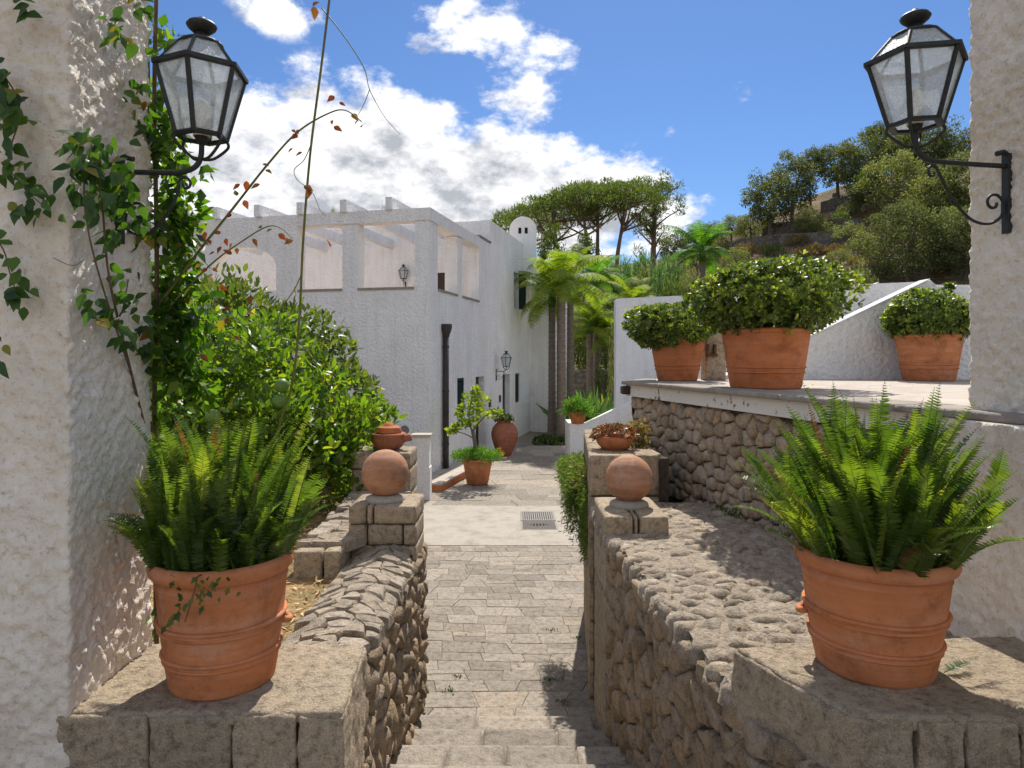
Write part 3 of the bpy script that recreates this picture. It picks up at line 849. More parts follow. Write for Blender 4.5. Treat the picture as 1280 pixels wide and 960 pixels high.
part('top_screed', rough_block([(-1.60, 2.402), (-.597, 2.402), (-.640, 2.985), (-1.62, 2.985)], 1.40, 1.450, .012, .010, .014, 13), M['hewn'], lp, True, True)
def sheet(poly, zf, res, amp):
    """rough horizontal sheet over a convex plan polygon"""
    P = np.array(poly); x0, y0 = P.min(0); x1, y1 = P.max(0)
    nx, ny = int((x1 - x0) / res) + 1, int((y1 - y0) / res) + 1
    gx, gy = np.meshgrid(np.linspace(x0, x1, nx), np.linspace(y0, y1, ny)); q = np.column_stack([gx.ravel(), gy.ravel()])
    ok = np.ones(len(q), bool)
    for i in range(len(P)):
        a, b = P[i], P[(i + 1) % len(P)]
        ok &= (b[0] - a[0]) * (q[:, 1] - a[1]) - (b[1] - a[1]) * (q[:, 0] - a[0]) >= -1e-6
    z = zf(q[:, 0], q[:, 1])
    V = np.column_stack([q, z]); V[:, 2] += fbm(V, 16, 4, .6) * 2 * amp
    k = (np.arange(ny - 1)[:, None] * nx + np.arange(nx - 1)[None]).ravel()
    F = np.stack([k, k + 1, k + 1 + nx, k + nx], -1); F = F[ok[F].all(1)]
    return V, F

def pier_blocks(parent, x0, x1, y0, y1, courses, mat=None, res=.028, amp=.006, seed=1, yoff=None):
    rng = random.Random(seed)
    for z0, z1, cuts in courses:
        e = [0] + list(cuts) + [1]
        for a, b in zip(e[:-1], e[1:]):
            xa, xb = x0 + (x1 - x0) * a, x0 + (x1 - x0) * b
            j = rng.uniform(-.006, .006)
            part('block', rough_block([(xa + .004, y0 + j), (xb - .004, y0 + j), (xb - .004, y1), (xa + .004, y1)], z0 + .003, z1 - .003, res, amp, .014, 11), mat or M['hewn'], parent, True, True)

# ------------------------------------------------------------------ ball piers
lb = thing('ball_pier', 'square stone pier ending the low coped wall beside the mulch bed', 'pier', (-.92, 5.03, 0))
part('pier_core', MB().box(-1.14, -.69, 4.83, 5.24, 0, 1.62).vf, M['mortar'], lb, world=True)
pier_blocks(lb, -1.155, -.672, 4.80, 5.26, [(0, .34, (.5,)), (.34, .72, (.3, .7)), (.72, 1.12, (.55,)), (1.12, 1.37, (.38,)), (1.37, 1.52, (.28, .80)), (1.52, 1.653, (.27, .37))], seed=4)
rb = thing('ball_pier', 'low stone pier with a terracotta ball, rising from the wide stone planter top', 'pier', (.80, 4.75, 0))
part('pier_core', MB().box(.63, .99, 4.45, 5.03, 0, 1.63).vf, M['mortar'], rb, world=True)
pier_blocks(rb, .600, 1.02, 4.41, 5.05, [(0, .36, (.6,)), (.36, .74, (.4,)), (.74, 1.14, (.65,)), (1.14, 1.44, (.45,)), (1.44, 1.67, (.45, .53))], seed=6)

def ball(x, y, z, r, label):
    t = thing('ball_finial', label, 'ball', (x, y, z), 0, 'terracotta balls on the stone piers')
    part('mortar_bed', MB().lathe([(.0, -.012), (r * .86, -.012), (r * .80, .022), (r * .52, .040), (0, .040)], 32).vf, M['concrete'], t, True)
    pr = [(max(1e-4, r * math.sin(a)), .022 + r - r * math.cos(a)) for a in np.linspace(.02, math.pi - .02, 26)]
    part('ball', MB().lathe(pr, 44).vf, M['clay_ball'], t, True)
    return t
ball(-.932, 5.02, 1.652, .172, 'terracotta ball on the stone pier beside the orange mulch bed')
ball(.815, 4.76, 1.668, .163, 'blackened terracotta ball on the pier in front of the copper succulents')

# platform wall and clay-pot pier behind the left ball
pw = thing('planter_wall', 'broad rough stone wall top between the mulch bed and the clay pot pier', 'stone wall', (-1.1, 5.6, 0))
part('wall_core', MB().prism([(-1.42, 4.56), (-.74, 5.27), (-.91, 6.40), (-1.48, 6.40)], 0, 1.40).vf, M['mortar'], pw, world=True)
pier_blocks(pw, -1.45, -1.13, 4.50, 4.80, [(1.20, 1.42, (.62,))], res=.022, seed=8)
pier_blocks(pw, -1.52, -1.20, 4.50, 4.60, [(.9, 1.20, (.4,))], res=.03, seed=9)
lay_stones(pw, 'coping_stone', M['flat'], lambda u, v, h: (u, v, 1.40 + h), [(-1.46, 4.62), (-1.14, 4.62), (-.73, 5.28), (-.90, 6.42), (-1.50, 6.42)], .15, .10, -.003, .035, .4, seed=41, rnd=.15, jag=.14, tilt=.14, smooth=False, jz=.05)
cp = thing('stone_pier', 'squat stone pier behind the terracotta ball, carrying a lidded clay pot', 'pier', (-1.2, 6.65, 0))
pier_blocks(cp, -1.52, -.955, 6.42, 6.92, [(0, .5, (.5,)), (.5, 1.0, (.4,)), (1.0, 1.40, (.6,)), (1.40, 1.64, (.45,)), (1.64, 1.80, (.35, .7))], seed=14)
pot = thing('clay_pot', 'lidded terracotta pot with a round side spout, on the squat stone pier', 'pot', (-1.205, 6.66, 1.798))
part('body', MB().lathe([(.0, 0), (.10, 0), (.135, .03), (.165, .085), (.170, .135), (.172, .150), (.160, .160), (.150, .162), (0.0, .150)], 36).vf, M['clay_jar'], pot, True)
part('lid', MB().lathe([(.0, .150), (.125, .158), (.130, .180), (.118, .200), (.12, .212), (.10, .222), (.05, .235), (.045, .255), (.0, .262)], 36).vf, M['clay'], pot, True)
part('spout', MB().tube([(.13, -.02, .105), (.18, -.03, .115), (.215, -.035, .122), (.226, -.036, .124), (.23, -.037, .125)], [.045, .036, .040, .034, .006], 14).vf, M['clay_jar'], pot, True)

# ------------------------------------------------------------------ right stair wall with wide planter top
def xr(d): return float(np.interp(d, [1.9, 2.13, 2.5, 2.64, 2.94, 3.45, 4.41, 5.05], [1.07, 1.02, .875, .83, .79, .706, .60, .60]))
def zt(d): return EYE - 1.15 - .15 * float(np.clip((4.4 - d) / 1.8, 0, 1))
def xe(d): return 1.13 + .2396 * (6.9 - d)          # terrace edge
rwall = thing('rubble_wall', 'rubble stair wall whose wide paved top runs to the terrace wall', 'stone wall', (1.1, 3.6, 0))
ds = [1.9, 2.13, 2.5, 2.64, 2.94, 3.45, 4.41, 5.05, 5.40]
mb = MB()
for a, b in zip(ds[:-1], ds[1:]):
    mb.prism([(xr(a) + .04, a), (xe(a) + .2, a), (xe(b) + .2, b), (xr(b) + .04, b)], -.05, [zt(a) - .05, zt(a) - .05, zt(b) - .05, zt(b) - .05])
part('wall_core', mb.vf, M['mortar'], rwall, world=True)
lay_stones(rwall, 'face_stone', M['rubble'], lambda u, v, h: (xr(u) + .03 - h, u, v * (zt(u) - .03)), [(1.9, .0), (4.40, .0), (4.40, 1.0), (1.9, 1.0)], .122, .088, .002, .028, .5, flip=True, seed=51, rnd=.30, jag=.22, tilt=.30)
def ptop(u, v, h): return (u, v, zt(v) - .045 + h)
lay_stones(rwall, 'top_stone', M['flat'], ptop, [(.83, 2.58), (xe(2.58), 2.58), (xe(5.35), 5.35), (.59, 5.35), (.585, 4.41)], .118, .084, .001, .052, .16, seed=61, rnd=.38, jag=.16, tilt=.10, jz=.10)
part('top_mortar', sheet([(.87, 2.55), (xe(2.55), 2.55), (xe(5.38), 5.38), (.62, 5.38), (.63, 4.41)], lambda x, y: np.array([zt(q) for q in y]) - .001, .016, .013), M['flat'], rwall, True, True)
# plinth on its near end
rp = thing('stone_plinth', 'big angular stone plinth below the white terrace pier, carrying a fern pot', 'plinth', (1.3, 2.35, .9))
Pf = [(1.047, 2.13), (1.255, 2.115), (1.40, 2.10), (1.56, 2.085), (2.0, 2.05)]
Pb = [(.842, 2.64), (1.22, 2.68), (1.42, 2.70), (1.62, 2.72), (2.1, 2.78)]
for i in range(4):
    a, b, c, d = Pf[i], Pf[i + 1], Pb[i + 1], Pb[i]
    part('block', rough_block([(a[0] + .004, a[1]), (b[0] - .004, b[1]), (c[0] - .004, c[1]), (d[0] + .004, d[1])], 1.12, 1.570 - .003 * (i % 2), .0125, .012, .012, 15), M['hewn'], rp, True, True)
part('top_screed', rough_block([(1.062, 2.142), (1.99, 2.068), (2.08, 2.76), (.862, 2.63)], 1.53, 1.580, .012, .010, .014, 13), M['hewn'], rp, True, True)
part('base_block', rough_block([(1.02, 2.16), (2.0, 2.12), (2.08, 2.70), (.90, 2.60)], .70, 1.13, .05, .02, .03, 8), M['rubble'], rp, True, True)

# far pier of squared blocks with the copper succulents
fp = thing('stone_pier', 'tall squared stone wall end beside the path, draped with rosemary', 'pier', (.95, 6.3, 0))
part('pier_core', MB().prism([(.66, 5.44), (1.25, 5.44), (1.15, 7.3), (.82, 7.3)], 0, 1.89).vf, M['mortar'], fp, world=True)
rng = random.Random(77)
for (z0, z1) in ((0, .32), (.32, .62), (.62, .95), (.95, 1.27), (1.27, 1.60), (1.60, 1.93)):
    y = 5.36
    first = True
    while y < 7.3:
        l = rng.uniform(.35, .6); y1 = min(7.34, y + l)
        xa, xb = .605 + .083 * (y - 5.36), .605 + .083 * (y1 - 5.36)
        wd = .30 if not first else .36
        part('block', rough_block([(xa, y + .004), (xa + wd, y + .004), (xb + wd, y1 - .004), (xb, y1 - .004)], z0 + .004, z1 - .004, .04, .007, .014, 11), M['hewn'], fp, True, True)
        if first and z0 > .9:
            part('block', rough_block([(xa + wd + .008, y + .01), (1.16, y + .01), (1.16, y1 - .004), (xa + wd + .008, y1 - .004)], z0 + .004, z1 - .004, .04, .007, .014, 11), M['hewn'], fp, True, True)
        first = False; y = y1
part('top_fill', MB().prism([(.8, 5.5), (1.2, 5.5), (1.1, 7.2), (.9, 7.2)], 1.8, 1.915).vf, M['hewn'], fp, world=True)

# ------------------------------------------------------------------ raised terrace on the right
ZT = EYE - .245
TE = [(xe(6.9), 6.9), (1.50, 7.62), (14, 7.9), (14, 1.2), (xe(1.2), 1.2)]
ter = thing('terrace', 'raised terrace with stone-flag edge and white painted beam above a rubble wall', 'terrace', (3, 5, 0))
def inset(k): return [(xe(6.9) + k, 6.9 - .3 * k), (1.50 + k, 7.62 - k * .5), (14, 7.88 - k), (14, 1.2 + k * .1), (xe(1.2) + k, 1.2 + k * .1)]
part('floor_slab', MB().prism([(p[0], p[1]) for p in reversed(inset(.012))], ZT - .03, ZT).vf, M['slab'], ter, world=True)
# edge flags
ed = 6.88
rng = random.Random(5)
while ed > 1.3:
    l = rng.uniform(.55, .95); e1 = max(1.25, ed - l)
    part('edge_flag', rough_block([(xe(ed) - .035, ed), (xe(ed) + .30, ed), (xe(e1) + .30, e1 + .004), (xe(e1) - .035, e1 + .004)][::-1], ZT - .034, ZT + .006, .045, .003, .008, 14), M['slabedge'], ter, True, True)
    ed = e1
part('edge_flag', rough_block([(xe(6.9) - .02, 6.89), (1.46, 6.90), (1.60, 7.60), (1.46, 7.62)], ZT - .034, ZT + .005, .06, .003, .01, 14), M['slabedge'], ter, True, True)
part('painted_beam', MB().prism([(p[0], p[1]) for p in reversed(inset(.02))], ZT - .145, ZT - .033).vf, M['fascia'], ter, world=True)
part('beam_end', rough_block([(xe(6.9) - .03, 6.78), (xe(6.9) + .06, 6.78), (xe(6.9) + .08, 6.92), (xe(6.9) - .035, 6.92)], ZT - .13, ZT - .05, .02, .006, .01, 20), M['wood'], ter, True, True)
part('wall_core', MB().prism([(p[0], p[1]) for p in reversed(inset(.10))], -.05, ZT - .147).vf, M['mortar'], ter, world=True)
# retaining wall stones along the terrace edge
L0, L1 = 3.0, 6.88
def rface(u, v, h):
    n = Vector((-.972, -.233))
    return (xe(u) + .092 + n.x * h, u + n.y * h, v)
lay_stones(ter, 'wall_stone', M['rubble_brown'], rface, [(3.05, 1.30), (6.86, 1.45), (6.86, 2.305), (3.05, 2.305)], .118, .103, .002, .034, .4, flip=True, seed=71, rnd=.40, jag=.12, tilt=.15)
lay_stones(ter, 'wall_stone', M['rubble_brown'], lambda u, v, h: (xe(6.9) + .08 + u * .37, 6.92 + u * .72 + h, v), [(0, 1.0), (.9, 1.0), (.9, 2.3), (0, 2.3)], .17, .14, .007, .03, .4, flip=True, seed=73)

# weeds along the foot of the retaining wall
rw = np.random.default_rng(8)
wo = np.vstack([np.array([xe(d) + .03, d - .04, zt(d)]) + rw.normal(size=(60, 3)) * np.array([.03, .07, .012]) for d in (5.15, 4.25, 5.0)])
wo[:, 2] = np.maximum(wo[:, 2], 1.50)
ax = unit(rw.normal(size=(len(wo), 3)) * .7 + np.array([-.4, -.2, .9]))
wd = part('wall_weeds', scatter(LEAF5, wo, ax, rdir(len(wo), rw), rw.uniform(.012, .03, len(wo))), M['bush'], None, kind='stuff')
wd['label'] = 'small green weeds at the foot of the terrace rubble wall'; wd['category'] = 'weeds'

# dry leaf litter
rw = np.random.default_rng(18)
lo = np.vstack([np.column_stack([rw.uniform(.75, 1.6, 70), rw.uniform(2.9, 5.2, 70), np.zeros(70)]), np.column_stack([rw.uniform(-.62, .62, 60), rw.uniform(4.95, 9.3, 60), np.full(60, .018)]),
                np.column_stack([rw.uniform(1.7, 4.2, 40), rw.uniform(5.2, 7.2, 40), np.full(40, ZT + .004)])])
lo[:70, 2] = [zt(d) + .014 for d in lo[:70, 1]]
ax = unit(np.column_stack([rw.normal(size=(len(lo), 2)), rw.normal(size=len(lo)) * .25]))
lt = part('leaf_litter', scatter(LEAF5, lo, ax, np.tile([0, 0, 1.], (len(lo), 1)) + rdir(len(lo), rw) * .5, rw.uniform(.014, .034, len(lo))), M['dry_bush'], None, kind='stuff')
lt['label'] = 'scattered dry brown leaf litter on the paving and wall top'; lt['category'] = 'leaf litter'

# ------------------------------------------------------------------ the two white piers
pl = thing('white_pillar', 'thick rough-cast white pillar overgrown with vine and bearing a lantern', 'pillar', (-1.9, 2.7, 0))
V, F = stucco_prism([(-2.9, 2.39), (-1.555, 2.39), (-1.575, 2.99), (-2.9, 2.99)], .9, 5.4, .0105, .0115, .012, (2, 3))
part('shaft', (V, F), M['stucco'], pl, True, True)
pr_ = thing('white_pillar', 'cream rough-cast pillar standing on the raised terrace, bearing a lantern', 'pillar', (2.4, 2.7, ZT))
V, F = stucco_prism([(2.455, 1.70), (3.1, 1.90), (2.85, 3.25), (2.105, 3.15)], ZT - .005, 5.4, .0115, .0105, .0, (0, 1))
part('shaft', (V, F), M['stucco'], pr_, True, True)
pb_ = thing('white_buttress', 'rough white battered wall under the terrace edge behind the fern pot', 'buttress', (2.2, 2.6, .9))
V, F = stucco_prism([(2.10, 1.75), (2.9, 1.75), (2.9, 3.22), (2.00, 3.22)], .9, ZT - .036, .0125, .0105, .075, (0, 1))
part('wall_face', (V, F), M['stucco'], pb_, True, True)

# ------------------------------------------------------------------ lanterns
def make_lantern(label, loc, rotz, arm, s=1.0, wide=1.0, group='wall lanterns on scrolled iron brackets'):
    """origin at the wall plate (arm height), arm runs along local +X"""
    t = thing('wall_lantern', label, 'lantern', loc, rotz, group)
    ph = math.pi / 6 + .12
    ax_ = arm
    def hexr(r, z): return [Vector((ax_ + r * math.cos(ph + i * math.pi / 3), r * math.sin(ph + i * math.pi / 3), z)) for i in range(6)]
    zb, zr, zt_, zc = .145 * s, .415 * s, .525 * s, .552 * s
    rb_, rr_, rt_ = .098 * s * wide, .172 * s * wide, .085 * s * wide
    m = MB()
    B, T, U = hexr(rb_, zb), hexr(rr_, zr), hexr(rt_, zt_)
    for i in range(6):
        m.tube([B[i], T[i]], .011 * s, 5); m.tube([T[i], U[i]], .008 * s, 5)
        m.tube([B[i], B[(i + 1) % 6]], .009 * s, 5); m.tube([U[i], U[(i + 1) % 6]], .008 * s, 5)
    def ring(r0, r1, z0, z1):
        a, b, c, d = hexr(r0, z0), hexr(r1, z0), hexr(r1, z1), hexr(r0, z1)
        for i in range(6):
            j = (i + 1) % 6
            m.add([a[i], b[i], c[i], d[i], a[j], b[j], c[j], d[j]], [(0, 1, 5, 4), (1, 2, 6, 5), (2, 3, 7, 6), (3, 0, 4, 7)])
    ring(rr_ * .90, rr_ * 1.10, zr - .006 * s, zr + .010 * s)
    ring(rb_ * .80, rb_ * 1.06, zb - .008 * s, zb + .006 * s)
    part('frame', m.vf, M['iron'], t)
    for i in range(6):
        j = (i + 1) % 6
        for q, nm in (([B[i], B[j], T[j], T[i]], 'pane'), ([T[i], T[j], U[j], U[i]], 'roof_pane')):
            c = sum(q, Vector()) / 4; q = [c + (p - c) * .93 for p in q]
            n = (q[1] - q[0]).cross(q[2] - q[0]).normalized() * .0015
            m2 = MB().add([p - n for p in q] + [p + n for p in q], [(3, 2, 1, 0), (4, 5, 6, 7), (0, 1, 5, 4), (1, 2, 6, 5), (2, 3, 7, 6), (3, 0, 4, 7)])
            part(nm, m2.vf, M['glass'], t)
    part('cap', MB().lathe([(0, zt_ - .004), (.088 * s * wide, zt_ - .004), (.085 * s * wide, zt_ + .008 * s), (.05 * s, zc), (.028 * s, zc + .012 * s), (.026 * s, zc + .026 * s), (0, zc + .026 * s)], 18, (ax_, 0, 0)).vf, M['iron'], t, True)
    part('finial', MB().lathe([(0, zc + .02 * s), (.03 * s, zc + .022 * s), (.055 * s, zc + .044 * s), (.061 * s, zc + .055 * s), (.052 * s, zc + .067 * s), (.02 * s, zc + .078 * s), (.012 * s, zc + .09 * s), (0, zc + .093 * s)], 20, (ax_, 0, 0)).vf, M['iron'], t, True)
    part('candle_bulb', MB().lathe([(0, zb), (.033 * s, zb), (.033 * s, zb + .10 * s), (.04 * s, zb + .11 * s), (.026 * s, zb + .145 * s), (0, zb + .155 * s)], 14, (ax_, 0, 0)).vf, M['candle'], t, True)
    part('socket', MB().lathe([(0, zb - .03 * s), (.018 * s, zb - .03 * s), (.032 * s, zb + .004), (0, zb + .004)], 12, (ax_, 0, 0)).vf, M['iron'], t, True)
    for i in (0, 2, 3, 5):
        p = B[i]; d = Vector((p.x - ax_, p.y, 0)).normalized()
        pts = catmull([p, p + d * .006 * s - Vector((0, 0, .03 * s)), Vector((ax_, 0, .062 * s)) + d * .05 * s, Vector((ax_, 0, .05 * s)) + d * .006 * s], 5)
        part('strut', MB().tube(pts, .0065 * s, 5).vf, M['iron'], t, True)
    a = catmull([(.0, 0, 0), (arm * .55, 0, -.004), (arm - .085 * s, 0, -.002), (arm - .03 * s, 0, .018 * s), (arm - .004, 0, .060 * s), (arm, 0, zb - .02 * s)], 8)
    part('arm', MB().tube(a, .0115 * s, 8).vf, M['iron'], t, True)
    # scroll under the arm
    sp1 = [(.86 * arm - .030 * s * (1 - .75 * w) * math.cos(6.3 * w + .3) - .02 * s, 0, -.052 * s + .034 * s * (1 - .75 * w) * math.sin(6.3 * w + .3)) for w in np.linspace(.95, 0, 14)]
    body = catmull([sp1[-1], (.70 * arm, 0, -.09 * s), (.58 * arm, 0, -.17 * s), (.40 * arm, 0, -.245 * s), (.20 * arm, 0, -.262 * s), (.055 * arm, 0, -.225 * s), (.02, 0, -.17 * s)], 6)
    c0 = Vector((.068 * s, 0, -.168 * s))
    sp2 = [(c0.x + .052 * s * (1 - .72 * w) * math.cos(3.25 - 6.6 * w), 0, c0.z + .046 * s * (1 - .72 * w) * math.sin(3.25 - 6.6 * w)) for w in np.linspace(0, 1, 18)]
    part('scroll', MB().tube([Vector(q) for q in sp1] + body[1:] + [Vector(q) for q in sp2], .0065 * s, 6).vf, M['iron'], t, True)
    m = MB().box(-.018, .006, -.016 * s, .016 * s, -.30 * s, .055 * s)
    m.tube([(-.0, 0, .055 * s), (.012, 0, .062 * s), (.05 * s, 0, .052 * s)], .012 * s, 7)
    part('wall_plate', m.vf, M['iron'], t)
    return t
make_lantern('black lantern with a candle bulb among vine leaves on the ivied pillar', (-1.545, 2.70, 3.432), 0.0, .318, .95)
n_r = math.atan2(-.233, -.972)
make_lantern('black lantern on the bare cream pillar above the raised terrace', (2.138, 2.955, 3.525), n_r, .470, .97, 1.10)

# ------------------------------------------------------------------ flowerpots
def lathe_pot(name, label, loc, r, h, rb, kind, mat, group=None, rz=0.0, grp_seg=56):
    t = thing(name, label, 'flowerpot', loc, rz, group)
    if kind == 'fern':
        body = [(0, 0), (rb * .97, 0), (rb, .012), (rb + (r - rb) * .20, .19 * h), (rb + (r - rb) * .30, .235 * h), (rb + (r - rb) * .30, .275 * h), (rb + (r - rb) * .27, .29 * h),
                (rb + (r - rb) * .44, .46 * h), (rb + (r - rb) * .53, .49 * h), (rb + (r - rb) * .53, .515 * h), (rb + (r - rb) * .48, .535 * h), (rb + (r - rb) * .66, .80 * h), (rb + (r - rb) * .72, .815 * h), (rb + (r - rb) * .66, .83 * h), (r * .89, .88 * h), (r * .86, .97 * h), (r * .84, .80 * h), (0, .80 * h)]
        rim = [(r * .86, .87 * h), (r * .92, .868 * h), (r * .955, .875 * h), (r * .99, .895 * h), (r * 1.012, .93 * h), (r * 1.0, .97 * h), (r * .96, 1.0 * h), (r * .90, .995 * h), (r * .86, .95 * h)]
        bands = [(rb + (r - rb) * .22, .225 * h, .008), (rb + (r - rb) * .30, .275 * h, .009), (rb + (r - rb) * .46, .47 * h, .008), (rb + (r - rb) * .53, .52 * h, .010)]
    else:
        body = [(0, 0), (rb * .97, 0), (rb, .01), (rb + (r - rb) * .30, .30 * h), (rb + (r - rb) * .96, .985 * h), (r * .95, h), (r * .90, .99 * h), (r * .86, .85 * h), (0, .85 * h)]
        rim = [(r * .90, .93 * h), (r * .985, .925 * h), (r * 1.01, .95 * h), (r * 1.0, .995 * h), (r * .93, 1.01 * h), (r * .89, .98 * h)]
        bands = [(rb + (r - rb) * .27, .27 * h, .009), (rb + (r - rb) * .36, .355 * h, .009)]
    part('body', MB().lathe(body, grp_seg).vf, mat, t, True)
    m = MB(); n = len(rim); sg = grp_seg
    V = [(q[0] * math.cos(2 * math.pi * k_ / sg), q[0] * math.sin(2 * math.pi * k_ / sg), q[1]) for q in rim for k_ in range(sg)]
    m.add(V, [(i * sg + k_, i * sg + (k_ + 1) % sg, ((i + 1) % n) * sg + (k_ + 1) % sg, ((i + 1) % n) * sg + k_) for i in range(n) for k_ in range(sg)])
    part('rim', m.vf, mat, t, True)
    for br, bz, bt in bands:
        P = [(br * math.cos(2 * math.pi * k_ / sg), br * math.sin(2 * math.pi * k_ / sg), bz) for k_ in range(sg + 1)]
        V = []
        for k_ in range(sg):
            w = 2 * math.pi * k_ / sg
            for q in range(6):
                b_ = 2 * math.pi * q / 6
                rr2 = br + bt * math.cos(b_); V.append((rr2 * math.cos(w), rr2 * math.sin(w), bz + bt * .8 * math.sin(b_)))
        part('band', (V, [(k_ * 6 + q, ((k_ + 1) % sg) * 6 + q, ((k_ + 1) % sg) * 6 + (q + 1) % 6, k_ * 6 + (q + 1) % 6) for k_ in range(sg) for q in range(6)]), mat, t, True)
    if kind == 'fern':
        br = rb + (r - rb) * .5
        lug = [(br - .01 + .030 * math.sin(w), .036 * math.cos(w) * .9, .50 * h - .03 - .012 * math.sin(w)) for w in np.linspace(0, math.pi, 9)]
        part('lug_handle', MB().tube(lug, .013, 8).vf, mat, t, True)
    zs = (.84 if kind == 'fern' else .88) * h
    part('soil', MB().lathe([(0, zs - .02), (r * .85, zs - .02), (r * .85, zs), (0, zs + .015)], 24).vf, M['soil'], t, True)
    return t
POT_L = at(279, 857, 2.66); POT_L.z = 1.449
POT_R = at(1092, 848, 2.49); POT_R.z = 1.577
lathe_pot('terracotta_pot', 'terracotta fern pot standing on the plinth by the vine-covered pillar', POT_L, .262, .490, .193, 'fern', M['clay_pale'], rz=.35)
lathe_pot('terracotta_pot', 'wide terracotta fern pot standing on the plinth below the terrace', POT_R, .268, .425, .196, 'fern', M['clay_pale'], rz=2.75)
TP1 = Vector((1.985, 5.35, ZT + .004)); TP2 = Vector((1.70, 7.02, ZT + .002)); TP3 = Vector((4.26, 6.98, ZT + .002))
lathe_pot('terracotta_pot', 'large smooth terracotta pot of the broad shrub at the terrace edge', TP1, .335, .455, .265, 'plain', M['clay'])
lathe_pot('terracotta_pot', 'small terracotta pot at the terrace corner before the white stair wall', TP2, .280, .43, .20, 'plain', M['clay'], rz=1.0)
lathe_pot('terracotta_pot', 'pale streaked terracotta pot beside the cream pillar on the terrace', TP3, .315, .47, .235, 'plain', M['clay_pale'], rz=2.0)

# ------------------------------------------------------------------ the white house
HC = Vector((-1.773, 14.64, 0)); HR = -math.atan2(.2337, .9723)
house = thing('white_house', 'white plastered two-storey house with a pergola roof terrace and domed chimney', 'house', HC, HR)
# local frame: right face is x = 0 (house on x < 0), front face is y = 0 (house on y > 0)
def panel(a0, a1, z0, z1, holes, place, thick):
    """wall sheet with rectangular holes: place(a, z, depth) -> local point"""
    A = sorted({a0, a1, *[h[0] for h in holes], *[h[1] for h in holes]}); Z = sorted({z0, z1, *[h[2] for h in holes], *[h[3] for h in holes]})
    solid = lambda i, j: 0 <= i < len(A) - 1 and 0 <= j < len(Z) - 1 and not any(h[0] <= A[i] < h[1] and h[2] <= Z[j] < h[3] for h in holes)
    m = MB()
    for i in range(len(A) - 1):
        for j in range(len(Z) - 1):
            if not solid(i, j): continue
            a, b, c, d = A[i], A[i + 1], Z[j], Z[j + 1]
            m.add([place(a, c, 0), place(b, c, 0), place(b, d, 0), place(a, d, 0)], [(0, 1, 2, 3)])
            m.add([place(a, c, thick), place(b, c, thick), place(b, d, thick), place(a, d, thick)], [(3, 2, 1, 0)])
            for di, dj, q in ((-1, 0, (a, c, a, d)), (1, 0, (b, d, b, c)), (0, -1, (b, c, a, c)), (0, 1, (a, d, b, d))):
                if not solid(i + di, j + dj):
                    m.add([place(q[0], q[1], 0), place(q[2], q[3], 0), place(q[2], q[3], thick), place(q[0], q[1], thick)], [(0, 1, 2, 3)])
    return m.vf
T = .32
SILL, BEAM0, BEAM1, ROOF = 4.20, 5.63, 5.90, 6.60
rp_ = lambda a, z, d: (-d, a, z)
fp_ = lambda t, z, d: (-t, d, z)
WIN = dict(sh=(1.92, 2.48, 1.22, 2.18), d1=(3.42, 4.26, 0.0, 2.17), d2=(6.28, 7.22, 0.0, 2.16), w2=(8.04, 8.72, 1.18, 2.15), up=(7.85, 8.55, 4.30, 5.48))
part('side_wall', panel(.0, 10.35, -.05, SILL, [WIN['sh'], WIN['d1'], WIN['d2'], WIN['w2']], rp_, T), M['plaster'], house)
part('side_wall_upper', panel(3.80, 10.35, SILL, ROOF, [WIN['up'], (3.80, 4.95, 5.92, ROOF)], rp_, T), M['plaster'], house)
part('terrace_pier', MB().box(-T, 0, 1.93, 2.30, SILL, 5.62).vf, M['plaster'], house)
part('front_wall', panel(T + .001, 10.0, -.05, SILL, [], fp_, T), M['plaster'], house)
part('corner_pier', MB().box(-.34, 0, .0, .53, SILL, BEAM0).vf, M['plaster'], house)
part('terrace_pier', MB().box(-2.04, -1.67, 0, .32, SILL, BEAM0).vf, M['plaster'], house)
# arched part of the front
def arch_wall():
    m = MB(); N = 18
    t0, t1, a0, a1, zs, zc = 3.14, 10.0, 3.69, 5.36, 4.75, 5.22
    cx = (a0 + a1) / 2; rx = (a1 - a0) / 2; rz = zc - zs
    pts = [(a0, SILL)] + [(cx - rx * math.cos(math.pi * i / N), zs + rz * math.sin(math.pi * i / N)) for i in range(N + 1)] + [(a1, SILL)]
    for d, rev in ((0, False), (T, True)):
        q = [fp_(t0, SILL, d), fp_(a0, SILL, d), fp_(a0, zs, d), fp_(a0, BEAM1, d), fp_(t0, BEAM1, d)]
        m.add(q, [(0, 1, 2, 3, 4)])
        q = [fp_(a1, SILL, d), fp_(t1, SILL, d), fp_(t1, BEAM1, d), fp_(a1, BEAM1, d), fp_(a1, zs, d)]
        m.add(q, [(0, 1, 2, 3, 4)])
        for i in range(N):
            p, r = pts[1 + i], pts[2 + i]
            m.add([fp_(p[0], p[1], d), fp_(r[0], r[1], d), fp_(r[0], BEAM1, d), fp_(p[0], BEAM1, d)], [(0, 1, 2, 3)])
    for p, r in zip(pts[:-1], pts[1:]):
        m.add([fp_(*p, 0), fp_(*r, 0), fp_(*r, T), fp_(*p, T)], [(0, 1, 2, 3)])
    for p, r in (((t0, SILL), (t0, BEAM1)), ((t0, BEAM1), (t1, BEAM1)), ((t1, BEAM1), (t1, SILL))):
        m.add([fp_(*p, 0), fp_(*r, 0), fp_(*r, T), fp_(*p, T)], [(0, 1, 2, 3)])
    return m.vf
part('arched_wall', arch_wall(), M['plaster'], house)
part('pergola_beam', MB().box(-3.137, 0.03, -.03, .30, BEAM0 + .002, BEAM1).vf, M['plaster'], house)
part('pergola_beam', MB().box(-.30, .028, .302, 3.80, BEAM0 + .002, BEAM1 - .002).vf, M['plaster'], house)
